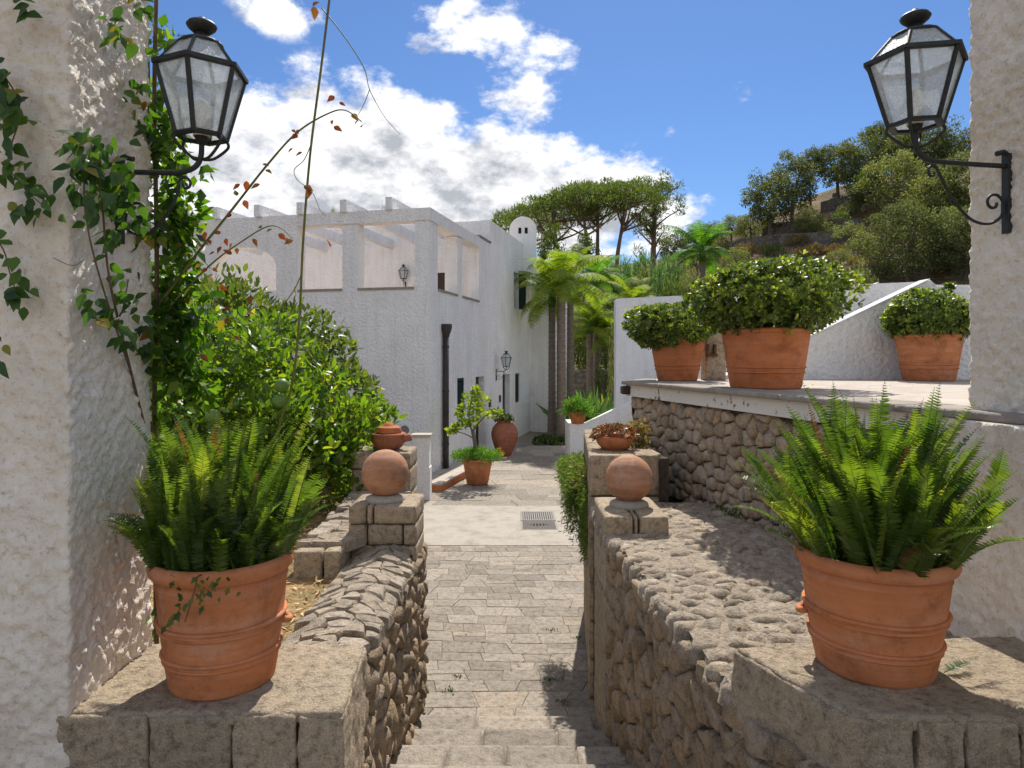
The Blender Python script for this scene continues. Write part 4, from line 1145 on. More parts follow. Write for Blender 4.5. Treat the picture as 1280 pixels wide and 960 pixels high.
for t_ in (.84, 1.92, 2.98, 4.06, 5.15, 6.25, 7.35):
    part('rafter', MB().box(-t_ - .13, -t_ + .01, -.10, 5.0, BEAM1 - .01, BEAM1 + .255).vf, M['plaster'], house)
part('back_wall', panel(.0, 10.0, 3.2, ROOF, [(.95, 1.75, 3.2, 5.15)], lambda t, z, d: (-t - .001, 5.0 + d, z), T), M['plaster'], house)
part('terrace_floor', MB().box(-9.9, -T - .002, T + .002, 5.0, 3.1, 3.22).vf, M['tile'], house)
part('side_parapet', MB().box(-10.0, -9.7, T, 5.0, 3.2, BEAM1).vf, M['plaster'], house)
part('roof', MB().box(-9.9, -.33, 5.33, 14, ROOF - .4, ROOF - .25).vf, M['tile'], house)
part('left_wall', MB().box(-10.3, -10.002, 0, 14, -.05, ROOF).vf, M['plaster'], house)
part('rear_wall', MB().box(-10, 0, 14, 14.3, -.05, ROOF).vf, M['plaster'], house)
part('wing_wall', panel(-.0, 1.0, -.05, 5.9, [], lambda a, z, d: (a * .92 + .002, 10.36 - a * .30 + d, z), 3.6), M['plaster'], house)
for a0, a1 in ((.34, 1.67), (2.04, 3.14)):
    part('sill', MB().box(-a1 + .005, -a0 - .005, -.025, .34, SILL - .04, SILL + .012).vf, M['slabedge'], house)
for a0, a1 in ((.53, 1.93), (2.30, 3.80)):
    part('sill', MB().box(-.34, .025, a0 + .005, a1 - .005, SILL - .04, SILL + .012).vf, M['slabedge'], house)
part('coping', MB().box(-.34, .03, 3.80, 4.96, 5.93, 5.98).vf, M['slabedge'], house)
part('terrace_door', MB().box(-1.75, -.95, 5.06, 5.12, 3.22, 5.15).vf, M['wood'], house)
# shutters, doors
def shutter(name, y0, y1, z0, z1, x=-.10):
    f = part(name, MB().box(x - .03, x + .005, y0 + .002, y0 + .06, z0, z1).box(x - .03, x + .005, y1 - .06, y1 - .002, z0, z1).box(x - .03, x + .005, y0 + .06, y1 - .06, z0, z0 + .07).box(x - .03, x + .005, y0 + .06, y1 - .06, z1 - .07, z1).vf, M['shutter'], house)
    z = z0 + .08
    me = mkmesh('louvre', *MB().add([(x - .03, y0 + .06, 0), (x, y0 + .06, -.028), (x, y1 - .06, -.028), (x - .03, y1 - .06, 0), (x - .03, y0 + .06, .008), (x, y0 + .06, -.020), (x, y1 - .06, -.020), (x - .03, y1 - .06, .008)],
                                    [(0, 1, 2, 3), (4, 7, 6, 5), (0, 4, 5, 1), (1, 5, 6, 2), (2, 6, 7, 3), (3, 7, 4, 0)]).vf)
    while z < z1 - .08:
        part('louvre', me, M['shutter'], f, loc=(0, 0, z)); z += .045
    part('backing', MB().box(x - .06, x - .04, y0 + .002, y1 - .002, z0, z1).vf, M['void'], f)
    return f
shutter('window_shutter', *WIN['sh'], x=-.02)
shutter('window_shutter', *WIN['w2'], x=-.05)
shutter('window_shutter', *WIN['up'], x=-.20)
part('open_shutter', MB().box(.0, .24, 8.56, 8.60, 4.30, 5.48).vf, M['shutter'], house)
for key in ('d1', 'd2'):
    y0, y1, z0, z1 = WIN[key]
    d = part('door', MB().box(-.20, -.15, y0, y1, z0, z1).vf, M['wood'] if key == 'd1' else M['shutter'], house)
    part('handle', MB().tube([(-.16, y0 + .12, 1.02), (-.11, y0 + .12, 1.02), (-.11, y0 + .22, 1.02)], .012, 6).vf, M['iron'], d)
    part('door_surround', MB().box(.0, .018, y0 - .14, y0, 0, z1 + .14).box(.0, .018, y1, y1 + .14, 0, z1 + .14).box(.0, .018, y0, y1, z1, z1 + .14).vf, M['limewash'], house)
part('doorbell', MB().box(0, .04, 4.75, 4.90, 1.28, 1.48).vf, M['rust'], house)
part('meter_box', MB().box(0, .05, 5.9, 6.0, 1.35, 1.55).vf, M['rust'], house)
dp = part('downpipe', MB().tube([(.085, .84, 0), (.085, .84, 3.22)], .068, 12).vf, M['pipe'], house, True)
part('hopper_head', MB().lathe([(.068, 3.15), (.07, 3.20), (.105, 3.28), (.125, 3.36), (.125, 3.44), (0, 3.44)], 14, (.10, .84, 0)).vf, M['pipe'], dp)
for z in (.7, 1.9, 2.9):
    part('pipe_clip', MB().lathe([(.06, z), (.076, z), (.076, z + .05), (.06, z + .05)], 12, (.085, .84, 0)).vf, M['pipe'], dp)
vt = part('round_vent', MB().lathe([(0, -.02), (.17, -.02), (.165, .02), (.11, .022), (.105, .004), (0, .004)], 24).vf, M['limewash'], house)
vt.location = (-.56, -.004, 1.11); vt.rotation_euler = (R(90), 0, 0)
vg = part('vent_grille', MB().lathe([(0, 0), (.10, 0), (.10, .012), (0, .012)], 20).vf, M['grate'], vt)
# chimney hood: a small barrel vault with a flat front
NA = 20; cw, chh = .47, .62
arc = [(-cw, -1.2)] + [(-cw * math.cos(math.pi * i / NA), chh + cw * math.sin(math.pi * i / NA)) for i in range(NA + 1)] + [(cw, -1.2)]
na = len(arc)
ch = part('chimney', ([(x, -.30, z) for x, z in arc] + [(x, .45, z) for x, z in arc], [tuple(range(na)), tuple(reversed(range(na, 2 * na)))] + [(i, i + 1, na + i + 1, na + i) for i in range(na - 1)]), M['limewash'], house)
ch.location = (-.06, 9.5, ROOF - .14); ch.rotation_euler = (0, 0, R(12))
for x in (-.16, .06):
    part('chimney_hole', MB().box(x, x + .10, -.315, -.28, .50, .70).vf, M['void'], ch)
ch2 = part('vault', MB().lathe([(0, 0), (.75, 0), (.7, .22), (.52, .42), (.28, .52), (0, .55)], 24).vf, M['limewash'], house, True)
ch2.location = (-1.6, 9.9, ROOF - .3)

# small lanterns on the house
make_lantern('small black lantern on the side wall between the two house doors', HC + Matrix.Rotation(HR, 3, 'Z') @ Vector((.018, 5.55, 2.28)), HR, .30, .95)
make_lantern('small black lantern on the back wall inside the pergola terrace', HC + Matrix.Rotation(HR, 3, 'Z') @ Vector((-2.60, 4.985, 4.86)), HR - math.pi / 2, .16, .85)

# door steps along the house and the white gate post
st = thing('door_step', 'low tile-topped step with terracotta riser along the house foot', 'step', HC, HR)
part('tread', MB().box(.01, .62, -.95, 1.9, .14, .18).vf, M['slab'], st)
part('riser', MB().box(.02, .60, -.93, 1.88, -.02, .139).vf, M['clay'], st)
part('upper_tread', MB().box(-.9, .009, -1.05, -.05, .30, .34).vf, M['slab'], st)
part('upper_riser', MB().box(-.9, .0, -1.04, -.05, -.02, .299).vf, M['clay'], st)
gp = thing('gate_post', 'slim white masonry post with flat cap in front of the house corner', 'post', (-1.71, 12.95, 0))
part('lower_shaft', MB().box(-.17, .17, -.15, .15, 0, .62).vf, M['limewash'], gp)
part('upper_shaft', MB().box(-.155, .155, -.135, .135, .62, 1.19).vf, M['limewash'], gp)
part('cap', MB().box(-.19, .19, -.17, .17, 1.19, 1.24).vf, M['slab'], gp)

# ------------------------------------------------------------------ white outdoor stairs beyond the terrace
sw = thing('white_staircase', 'white plastered outdoor staircase climbing from the path behind the terrace', 'stairs', (2.8, 17, 0))
poly = [(1.42, 0), (9.0, 0), (9.0, 4.53), (4.76, 2.50), (1.78, 1.06), (1.42, 1.05)]
def wallpoly(poly, y0, y1):
    n = len(poly); v = [(x, y0, z) for x, z in poly] + [(x, y1, z) for x, z in poly]
    return v, [tuple(range(n)), tuple(reversed(range(n, 2 * n)))] + [(i, (i + 1) % n, n + (i + 1) % n, n + i) for i in range(n)]
part('front_parapet', wallpoly(poly, 16.75, 16.97), M['limewash'], sw, world=True)
for i in range(14):
    part('step', MB().box(2.0 + .36 * i, 2.40 + .36 * i, 16.975, 18.0, 0, .17 * (i + 1)).vf, M['slab'], sw, world=True)
part('back_wall', wallpoly([(2.74, -.05), (10, -.05), (10, 4.25), (4.38, 4.31), (2.80, 4.24), (2.74, 4.20)], 18.02, 18.35), M['limewash'], sw, world=True)
part('return_wall', MB().box(1.40, 1.62, 16.98, 18.0, 0, 1.05).vf, M['limewash'], sw, world=True)
s2 = thing('white_staircase', 'white plastered stair parapet rising along the back of the terrace', 'stairs', (4.0, 7.6, 0))
part('front_parapet', wallpoly([(2.20, ZT - .2), (9.0, ZT - .2), (9.0, 3.47), (4.62, 3.46), (4.55, 3.535), (4.38, 3.46), (3.22, 2.906), (2.20, 2.42)], 7.42, 7.58), M['plaster'], s2, world=True)
part('coping', wallpoly([(2.25, 2.45), (3.22, 2.908), (4.38, 3.462), (4.53, 3.533), (4.53, 3.548), (4.38, 3.477), (3.22, 2.923), (2.25, 2.466)], 7.40, 7.60), M['limewash'], s2, world=True)
for i in range(8):
    part('step', MB().box(2.4 + .32 * i, 2.75 + .32 * i, 7.585, 8.6, ZT - .3, ZT - .1 + .14 * i).vf, M['slab'], s2, world=True)
part('back_wall', wallpoly([(2.6, ZT - .5), (9.5, ZT - .5), (9.5, 3.60), (5.35, 3.61), (5.30, 3.655), (4.0, 3.60), (2.6, 3.52)], 8.62, 8.85), M['plaster'], s2, world=True)
sp = thing('stone_gate_post', 'weathered stone post with rusty iron hinge behind the terrace shrubs', 'post', (2.13, 7.22, ZT))
part('shaft', rough_block([(2.02, 7.13), (2.24, 7.13), (2.24, 7.33), (2.02, 7.33)], ZT - .01, 2.98, .03, .008, .015, 12), M['hewn'], sp, True, True)
part('hinge', MB().box(2.03, 2.14, 7.105, 7.135, 2.70, 2.73).box(2.03, 2.05, 7.09, 7.135, 2.72, 2.83).box(2.10, 2.125, 7.09, 7.135, 2.72, 2.83).vf, M['rust'], sp, world=True)

# ------------------------------------------------------------------ drain in the path
dr = thing('drain_grate', 'iron drain grate of parallel bars set in the concrete path band', 'drain', (.44, 11.2, 0), 0.0)
z = .018
m = MB().box(.14, .72, 11.78, 11.82, .0, z + .006).box(.14, .72, 11.18, 11.22, .0, z + .006).box(.14, .18, 11.22, 11.78, 0, z + .006).box(.68, .72, 11.22, 11.78, 0, z + .006)
part('frame', m.vf, M['grate'], dr, world=True)
part('pit', MB().box(.18, .68, 11.22, 11.78, .0, .0175).vf, M['void'], dr, world=True)
for i in range(14):
    x = .19 + i * .0355
    part('bar', MB().box(x, x + .021, 11.22, 11.78, .0176, z + .004).vf, M['grate'], dr, world=True)
ml = thing('drain_cover', 'ribbed iron drain cover with oval holes beside the barred grate', 'drain', (.44, 10.85, 0))
part('plate', MB().box(.14, .72, 10.60, 11.16, .0, .020).vf, M['grate'], ml, world=True)
for i in range(11):
    part('rib', MB().box(.17, .69, 10.63 + i * .048, 10.65 + i * .048, .0201, .026).vf, M['grate'], ml, world=True)
for i, (ox, ry) in enumerate(((-.13, .022), (-.082, .07), (-.030, .09), (.022, .09), (.074, .07), (.125, .022))):
    m = MB(); m.add([(.43 + ox + .017 * math.cos(a), 10.87 + ry * math.sin(a), .0275) for a in np.linspace(0, 2 * math.pi, 13)[:-1]], [tuple(range(12))])
    part('slot', m.vf, M['void'], ml, world=True)

# ------------------------------------------------------------------ garden bed on the left
bed = struct('garden_bed', MB().prism([(-8, 3.0), (-1.1, 3.0), (-1.1, 4.5), (-1.45, 4.55), (-1.50, 6.9), (-2.2, 10.5), (-8, 11.5)], -.1, 1.24).vf, M['mulch'])
rw = np.random.default_rng(4)
n = 5200
wo = np.column_stack([rw.uniform(-3.4, -1.12, n), rw.uniform(3.05, 7.2, n), rw.uniform(1.243, 1.262, n)])
wo = wo[~((wo[:, 0] > -1.5) & (wo[:, 1] > 4.45))]
ax = unit(np.column_stack([rw.normal(size=len(wo)), rw.normal(size=len(wo)), rw.normal(size=len(wo)) * .25]))
k = NM('straw'); g = k.n.new('ShaderNodeNewGeometry')
M['straw'] = k.done(k.ramp(g.outputs['Random Per Island'], [(0, (.22, .13, .05)), (.5, (.48, .31, .14)), (1, (.66, .48, .26))]), .9)
ch_ = part('straw_mulch', scatter(NEEDLE, wo, ax, np.tile([0, 0, 1.], (len(wo), 1)) + rdir(len(wo), rw) * .4, rw.uniform(.03, .075, len(wo))), M['straw'], None, kind='stuff')
ch_['label'] = 'dry orange straw and bark mulch spread on the garden bed'; ch_['category'] = 'mulch'

# ------------------------------------------------------------------ sword ferns
def make_fern(label, base, n, rad, tall, seed, spread=34):
    rng = np.random.default_rng(seed)
    t = thing('sword_fern', label, 'fern', base, 0, 'sword ferns in the plinth pots')
    var = []
    for i in range(12):
        L = tall * (.60 + .037 * i)
        v, f = frond_vf(L, R(89), R(rng.uniform(3, 38)), .037 * rng.uniform(.9, 1.15), int(L / .0108), .25, tip=.17, fwd=.14, fold=rng.uniform(.2, .8), side=rng.uniform(-.22, .22), rng=rng, rr=.0024, stalk=.10)
        var.append(mkmesh('frond', v, f))
    for i in range(6):
        L = tall * (.45 + .05 * i)
        v, f = frond_vf(L, R(86), R(rng.uniform(30, 75)), .035 * rng.uniform(.9, 1.15), int(L / .0108), .25, tip=.2, fwd=.16, fold=rng.uniform(.2, .6), side=rng.uniform(-.2, .2), rng=rng, rr=.0022, stalk=.10)
        var.append(mkmesh('frond', v, f))
    for i in range(n):
        a = rng.uniform(0, 2 * math.pi); q = math.sqrt(rng.random())
        tilt = (q ** 1.5) * R(spread) * rng.uniform(.45, 1.25) + R(2)
        outer = q > .74
        me = var[12 + rng.integers(6)] if (outer and rng.random() < .6) else var[rng.integers(12)]
        old = rng.random() < .025
        if old:
            me = me.copy(); me.materials.clear()
        o = part('frond', me, M['fern_old'] if old else M['fern'], t)
        o.location = (math.cos(a) * q * rad * .62, math.sin(a) * q * rad * .62, -.01)
        # frond meshes rise along Z and arch to +Y: turn +Y outward, then lean out
        rot = Matrix.Rotation(a - math.pi / 2 + rng.normal() * .35, 3, 'Z') @ Matrix.Rotation(-tilt, 3, 'X') @ Matrix.Rotation(rng.normal() * 1.0, 3, 'Z')
        o.rotation_euler = rot.to_euler()
        s = rng.uniform(.82, 1.08) * (1.0 if not outer else .92); o.scale = (s, s, s)
    return t
make_fern('sword fern in the pot by the vine-covered pillar', POT_L + Vector((0, 0, .405)), 285, .37, .66, 31, 13)
make_fern('spreading sword fern in the pot below the terrace', POT_R + Vector((0, 0, .345)), 290, .36, .68, 32, 26)
# small creeper hanging over the left pot's rim
cr = thing('creeping_plant', 'little dark-leaved creeper spilling over the rim of the fern pot', 'creeper', POT_L + Vector((.03, -.25, .45)))
rw = np.random.default_rng(5)
pts = []; 
for (dx, L) in ((0, .14), (.05, .07), (-.05, .17), (.10, .05), (.02, .1)):
    for s in np.linspace(0, 1, int(L / .012)):
        pts.append((dx + .03 * math.sin(5 * s + dx * 30) - .05 * s * (1 if dx < .02 else -.4), -.03 - .015 * math.sin(s * 3), .035 - s * L))
pts = np.array(pts)
m = MB()
part('leaves', scatter(LEAF5, pts, rdir(len(pts), rw) + np.array([0, -.4, -.5]), np.tile([0, -1., .3], (len(pts), 1)) + rdir(len(pts), rw) * .5, rw.uniform(.022, .036, len(pts))), M['hedge'], cr)
part('stem', MB().tube([(0, .02, .03), (0, -.03, .035), (-.01, -.04, -.02), (-.04, -.04, -.12)], .003, 4).vf, M['vinestem'], cr)
fl = thing('fallen_frond', 'single fallen green fern leaf on the stone plinth beside the pot', 'leaf', at(1180, 832, 2.40) * 1.0)
fl.location.z = 1.59
v, f = frond_vf(.14, R(12), R(14), .03, 14, .3, rng=np.random.default_rng(2), rr=.0015)
o = part('frond', (v, f), M['fern'], fl); o.rotation_euler = (0, 0, R(-70))

# ------------------------------------------------------------------ rounded shrubs in the terrace pots
def dome_shrub(label, base, rx, ry, rz, n, leaf, seed, squash=.45, lobes=7, name='clipped_shrub'):
    rng = np.random.default_rng(seed)
    t = thing(name, label, 'shrub', base, 0, 'rounded shrubs in the terrace pots')
    lob = rdir(lobes, rng); lob[:, 2] = np.abs(lob[:, 2]) * .6; lob = unit(lob); amp = rng.uniform(.10, .30, lobes)
    def shell(k, r0):
        d = rdir(k, rng)
        d[:, 2] = np.where(d[:, 2] < -squash - .25, -d[:, 2] * rng.random(k), d[:, 2])
        d = unit(d)
        bump = 1 + ((np.clip(d @ lob.T, 0, 1) ** 7) * amp).sum(1) - .08 + rng.normal(size=k) * .045
        p = d * np.array([rx, ry, rz]) * (bump * r0)[:, None]
        return p, unit(d / np.array([rx, ry, rz]) + np.array([0, 0, .35 / rz * .3]))
    p1, a1 = shell(n, 1.0); p2, a2 = shell(int(n * .7), .84); p3, a3 = shell(int(n * .5), .62)
    P = np.vstack([p1, p2, p3]); A = np.vstack([a1, a2, a3])
    part('foliage', rosettes(P, A + rdir(len(P), rng) * .35, 8, leaf, rng=rng), M['pitto'], t)
    p4, a4 = shell(int(n * .45), 1.03); up_ = (p4[:, 2] > -rz * .05) | (rng.random(len(p4)) < .2)
    part('new_growth', rosettes(p4[up_], a4[up_] + np.array([0, 0, .4]), 6, leaf * .85, rng=rng, spread=.65), M['pitto_new'], t)
    m = MB()
    for i in range(9):
        d = rdir(1, rng)[0]; d[2] = abs(d[2]) * .8 + .1
        e = d * np.array([rx, ry, rz]) * .8
        m.tube([(0, 0, -rz * .75), tuple(e * .4 + np.array([0, 0, -rz * .25])), tuple(e)], [.028, .016, .006], 5)
    part('branches', m.vf, M['bark'], t, True)
    return t
dome_shrub('large broad glossy shrub overhanging its pot at the terrace edge', TP1 + Vector((-.0, 0, .665)), .50, .47, .300, 800, .055, 41, .55, 12)
dome_shrub('small rounded glossy shrub at the terrace corner before the white stair wall', TP2 + Vector((-.08, 0, .535)), .40, .38, .235, 560, .054, 42, .6)
t3 = dome_shrub('rounded glossy shrub with one upright shoot beside the cream pillar', TP3 + Vector((0, 0, .61)), .42, .40, .245, 600, .054, 43, .5)
rw = np.random.default_rng(6)
pp = np.column_stack([rw.normal(size=40) * .025 + .20, rw.normal(size=40) * .025, rw.uniform(.18, .36, 40)])
part('upright_shoot', rosettes(pp, np.tile([0, 0, 1.], (40, 1)), 7, .055, rng=rw), M['pitto'], t3)

# ------------------------------------------------------------------ big citrus bushes behind the left fern
def mass_bush(name, label, cat, centre, lobes, leaf, per, mat, seed, tpl=LEAF8, base=None, group=None, trunk=True, dens=100):
    """lobes: (dx, dy, dz, r)"""
    rng = np.random.default_rng(seed)
    t = thing(name, label, cat, base if base is not None else centre, 0, group)
    off = np.array(centre) - np.array(t.location)
    C, Rr = [], []
    for (x, y, z, r) in lobes:
        k = max(8, int(r * r * dens))
        d = rdir(k, rng)
        C += list(np.array([x, y, z]) + off + d * r * .74); Rr += [r * rng.uniform(.20, .34) for _ in range(k)]
        C.append(np.array([x, y, z]) + off); Rr.append(r * .8)
    part('foliage', clump_leaves(C, Rr, per, leaf, tpl, rng=rng, up=.45, flat=.9), M[mat], t)
    if trunk:
        m = MB()
        for (x, y, z, r) in lobes:
            m.tube(catmull([(0, 0, -.05), (x * .3 + off[0] * .5, y * .3 + off[1] * .5, off[2] * .45), (x + off[0], y + off[1], z + off[2])], 4), list(np.linspace(.07, .02, 9)), 6)
        part('trunk', m.vf, M['bark'], t, True)
    return t
b1 = mass_bush('citrus_tree', 'leafy green citrus bush with unripe fruit behind the fern pot', 'citrus tree', (-2.25, 6.6, 2.25),
          [(-.15, -.1, .15, .80), (.40, .1, -.25, .58), (-.9, .1, .25, .85), (.2, -.5, -.35, .6), (-.6, -.4, -.4, .75), (.60, .0, -.62, .40), (-1.3, -.2, -.3, .7)], .095, 40, 'citrus', 51, base=(-2.25, 6.6, 1.24))
mass_bush('laurel_bush', 'dense dark evergreen bush rising behind the citrus and against the house', 'bush', (-3.75, 9.2, 2.35),
          [(-.3, 0, .55, 1.05), (.75, .1, .25, .90), (-1.5, 0, .5, 1.0), (1.35, 0, -.35, .72), (.2, -.5, -.2, .9), (-1.0, -.3, -.4, .9)], .12, 30, 'hedge', 52, base=(-3.75, 9.2, 1.2))
mass_bush('citrus_tree', 'bright leafy bush low beside the clay pot pier', 'citrus tree', (-2.12, 7.9, 1.75),
          [(0, 0, .0, .5), (.35, .2, .15, .42), (-.4, 0, .1, .5), (.12, -.45, -.15, .35)], .105, 40, 'citrus', 53, base=(-2.12, 7.9, 1.22))
for i, (px, py, d) in enumerate(((352, 482, 5.72), (349, 502, 5.70), (266, 520, 5.6))):
    p = at(px, py, d)
    o = part('fruit', MB().lathe([(0, -.062), (.03, -.056), (.055, -.03), (.062, 0), (.055, .032), (.03, .055), (0, .06)], 18).vf, M['fruit'], b1, True)
    o.location = p - Vector(b1.location)

# ------------------------------------------------------------------ vine on the left pillar
vine = thing('climbing_vine', 'green climbing vine trailing over the left rough white pillar and its lantern', 'vine', (-1.57, 3.02, .95))
def stem(pts, r0, r1, mat='vinestem', parent=vine, name='stem', n=6):
    P = catmull([at(*p) for p in pts], n)
    return part(name, MB().tube(P, list(np.linspace(r0, r1, len(P))), 6).vf, M[mat], parent, True, world=True)
stem([(196, 830, 3.05), (193, 520, 3.03), (196, 330, 3.02), (193, 120, 3.01), (197, -60, 3.0)], .011, .009)
stem([(186, 800, 3.03), (184, 450, 3.00), (180, 250, 2.96), (186, 90, 2.97), (176, -60, 2.95)], .007, .005)
stem([(188, 560, 2.98), (165, 470, 2.80), (137, 350, 2.52), (128, 255, 2.40), (120, 200, 2.37)], .006, .003)
stem([(165, 470, 2.80), (120, 330, 2.37), (105, 240, 2.36), (115, 180, 2.36)], .004, .002)
stem([(184, 300, 2.97), (165, 330, 2.85), (150, 395, 2.60), (120, 400, 2.38)], .0035, .002)
stem([(-40, 60, 2.36), (5, 95, 2.36), (25, 140, 2.36), (10, 200, 2.36), (30, 235, 2.36), (60, 262, 2.36)], .003, .0015)
stem([(-40, 270, 2.36), (0, 305, 2.36), (12, 340, 2.36), (25, 380, 2.36)], .003, .0015)
stem([(180, -40, 2.95), (150, 0, 2.7), (130, 20, 2.5), (160, 50, 2.62)], .003, .0015)
stem([(66, 322, 2.37), (90, 332, 2.37), (105, 325, 2.37)], .0015, .001)
leafm = mkmesh('leaf', *[a.tolist() for a in (np.array([(0, 0, 0), (-.22, .16, .05), (-.33, .40, .07), (-.20, .72, .02), (0, 1.08, -.08), (.20, .72, .02), (.33, .40, .07), (.22, .16, .05), (0, .4, 0), (0, .72, -.03)]),
               np.array([(0, 8, 1, 1), (1, 8, 2, 2), (2, 8, 9, 3), (3, 9, 4, 4), (0, 7, 8, 8), (7, 6, 8, 8), (8, 6, 5, 9), (9, 5, 4, 4)]))][:1],
               [(0, 8, 1), (1, 8, 2), (2, 8, 9, 3), (3, 9, 4), (0, 7, 8), (7, 6, 8), (8, 6, 5, 9), (9, 5, 4)], True)
rw = np.random.default_rng(61)
vinv = Vector(vine.location)
def one_leaf(p, size, parent=vine, mat='vine_one', name='leaf', down=.8):
    a = Vector((rw.normal() * .75, rw.normal() * .3 - .25, -down + rw.normal() * .45)).normalized()
    nrm = Vector((rw.normal() * .5, -1 + rw.normal() * .4, .6 + rw.normal() * .4)).normalized()
    x = a.cross(nrm).normalized(); z = x.cross(a)
    o = part(name, leafm if mat == 'vine_one' else LEAFR, M[mat], parent)
    o.location = p - Vector(parent.location)
    o.rotation_euler = Matrix((x, a, z)).transposed().to_euler(); s = size * rw.uniform(.65, 1.2); o.scale = (s, s, s)
    return o
LEAFR = leafm.copy(); LEAFR.materials.clear()
def spray(x0, y0, x1, y1, d0, d1, n, wid, size=.060):
    for i in range(n):
        t = rw.random(); px = x0 + (x1 - x0) * t + rw.normal() * wid; py = y0 + (y1 - y0) * t + rw.normal() * wid
        one_leaf(at(px, py, d0 + (d1 - d0) * t - abs(rw.normal()) * .03), size)
# leaves hanging on the near face, where the photograph shows each one
spray(0, 85, 12, 165, 2.34, 2.34, 20, 9); spray(15, 95, 30, 150, 2.34, 2.34, 13, 7)
spray(5, 175, 60, 262, 2.34, 2.34, 26, 9); spray(2, 200, 30, 265, 2.34, 2.34, 14, 8)
spray(0, 300, 30, 385, 2.34, 2.34, 20, 8); spray(0, 420, 4, 450, 2.34, 2.34, 4, 4)
spray(0, 0, 40, 5, 2.34, 2.34, 8, 6)
spray(90, 185, 150, 175, 2.36, 2.55, 26, 9); spray(88, 200, 110, 262, 2.35, 2.36, 23, 9)
spray(110, 200, 165, 250, 2.36, 2.62, 37, 12); spray(120, 240, 150, 310, 2.36, 2.5, 26, 10)
spray(110, 370, 165, 420, 2.40, 2.72, 31, 10); spray(140, 330, 170, 390, 2.55, 2.75, 17, 8)
spray(130, 20, 165, 55, 2.5, 2.65, 17, 8); spray(165, 100, 185, 165, 2.75, 2.95, 23, 8)
spray(150, 0, 195, 12, 2.7, 2.95, 14, 7); spray(175, 400, 188, 470, 2.85, 2.98, 20, 7)
spray(148, 195, 165, 275, 2.60, 2.62, 26, 8); spray(160, 230, 185, 300, 2.62, 2.9, 16, 8)
# the leafy curtain behind the pillar's edge
C = []; Rr = []
for (x0, y0, x1, y1, k, wd_) in ((208, 30, 212, 75, 9, 8), (202, 110, 208, 200, 12, 9), (208, 190, 222, 330, 34, 15), (212, 330, 225, 480, 38, 17), (205, 470, 205, 600, 14, 8), (198, 600, 196, 800, 7, 4), (240, 400, 250, 500, 16, 14), (206, 100, 214, 300, 18, 9), (208, 250, 220, 460, 26, 10)):
    for i in range(k):
        t = rw.random(); C.append(np.array(at(x0 + (x1 - x0) * t + rw.normal() * wd_, y0 + (y1 - y0) * t, 3.08 + rw.normal() * .06)) - np.array(vinv)); Rr.append(rw.uniform(.04, .085))
part('leaf_curtain', clump_leaves(C, Rr, 11, .066, LEAF5, up=-.5, rng=rw), M['vine'], vine, kind='stuff')
# bare young shoots reaching out with a few autumn leaves
sh1 = thing('vine_shoot', 'long slanting vine shoot with bronze leaves arching across the sky', 'vine shoot', at(200, 380, 3.0))
sh2 = thing('vine_shoot', 'short vine shoot with red leaflets in front of the arched opening', 'vine shoot', at(205, 390, 3.0))
sh3 = thing('vine_shoot', 'tall upright green vine stem rising past the pergola with curling tendrils', 'vine shoot', at(352, 640, 3.3))
sh3.location.z = 1.24; MATX[sh3.name] = Matrix.Translation(sh3.location)
stem([(200, 380, 3.0), (240, 325, 2.95), (290, 262, 2.92), (335, 205, 2.9), (372, 165, 2.88), (410, 142, 2.87), (432, 138, 2.86), (452, 152, 2.86)], .0065, .0022, 'shoot', sh1)
stem([(205, 390, 3.0), (262, 332, 2.95), (305, 300, 2.93), (335, 283, 2.92), (352, 286, 2.92), (365, 298, 2.92)], .004, .0015, 'shoot', sh2)
stem([(352, 700, 3.3), (345, 560, 3.2), (365, 480, 3.1), (374, 400, 3.05), (379, 300, 3.0), (388, 190, 2.95), (402, 80, 2.9), (414, -20, 2.85), (420, -70, 2.8)], .0062, .0055, 'shoot', sh3)
stem([(402, 10, 2.88), (430, 45, 2.86), (455, 85, 2.85), (462, 112, 2.85), (480, 145, 2.85), (500, 168, 2.85)], .0028, .001, 'shoot', sh3, 'tendril')
stem([(462, 112, 2.85), (455, 130, 2.86), (448, 143, 2.86)], .002, .001, 'shoot', sh3, 'tendril')
stem([(378, 340, 3.02), (368, 362, 3.03), (352, 385, 3.04), (346, 402, 3.05), (330, 408, 3.05), (318, 400, 3.05)], .0028, .0014, 'shoot', sh3, 'tendril')
stem([(347, 400, 3.05), (352, 420, 3.05), (346, 440, 3.05)], .0022, .0012, 'shoot', sh3, 'tendril')
stem([(372, 425, 3.08), (392, 450, 3.08), (405, 478, 3.08), (414, 500, 3.08), (404, 512, 3.08), (388, 505, 3.08)], .0028, .0012, 'shoot', sh3, 'tendril')
stem([(414, 490, 3.08), (425, 510, 3.08), (436, 508, 3.08)], .002, .001, 'shoot', sh3, 'tendril')
stem([(404, 510, 3.08), (415, 525, 3.08), (430, 532, 3.08)], .002, .001, 'shoot', sh3, 'tendril')
stem([(389, 180, 2.93), (380, 200, 2.92), (368, 212, 2.92), (372, 225, 2.92), (390, 240, 2.92), (400, 262, 2.92), (408, 270, 2.92)], .0022, .001, 'shoot', sh3, 'tendril')
for px, py in ((418, 120), (424, 128), (415, 150), (417, 158), (372, 162), (366, 185), (378, 190), (372, 168), (328, 205), (332, 212), (325, 230), (300, 230), (308, 226), (305, 250), (296, 245), (448, 150), (455, 155), (365, 162), (290, 268), (440, 142)):
    one_leaf(at(px, py, 2.88), .036, sh1, 'red_leaf')
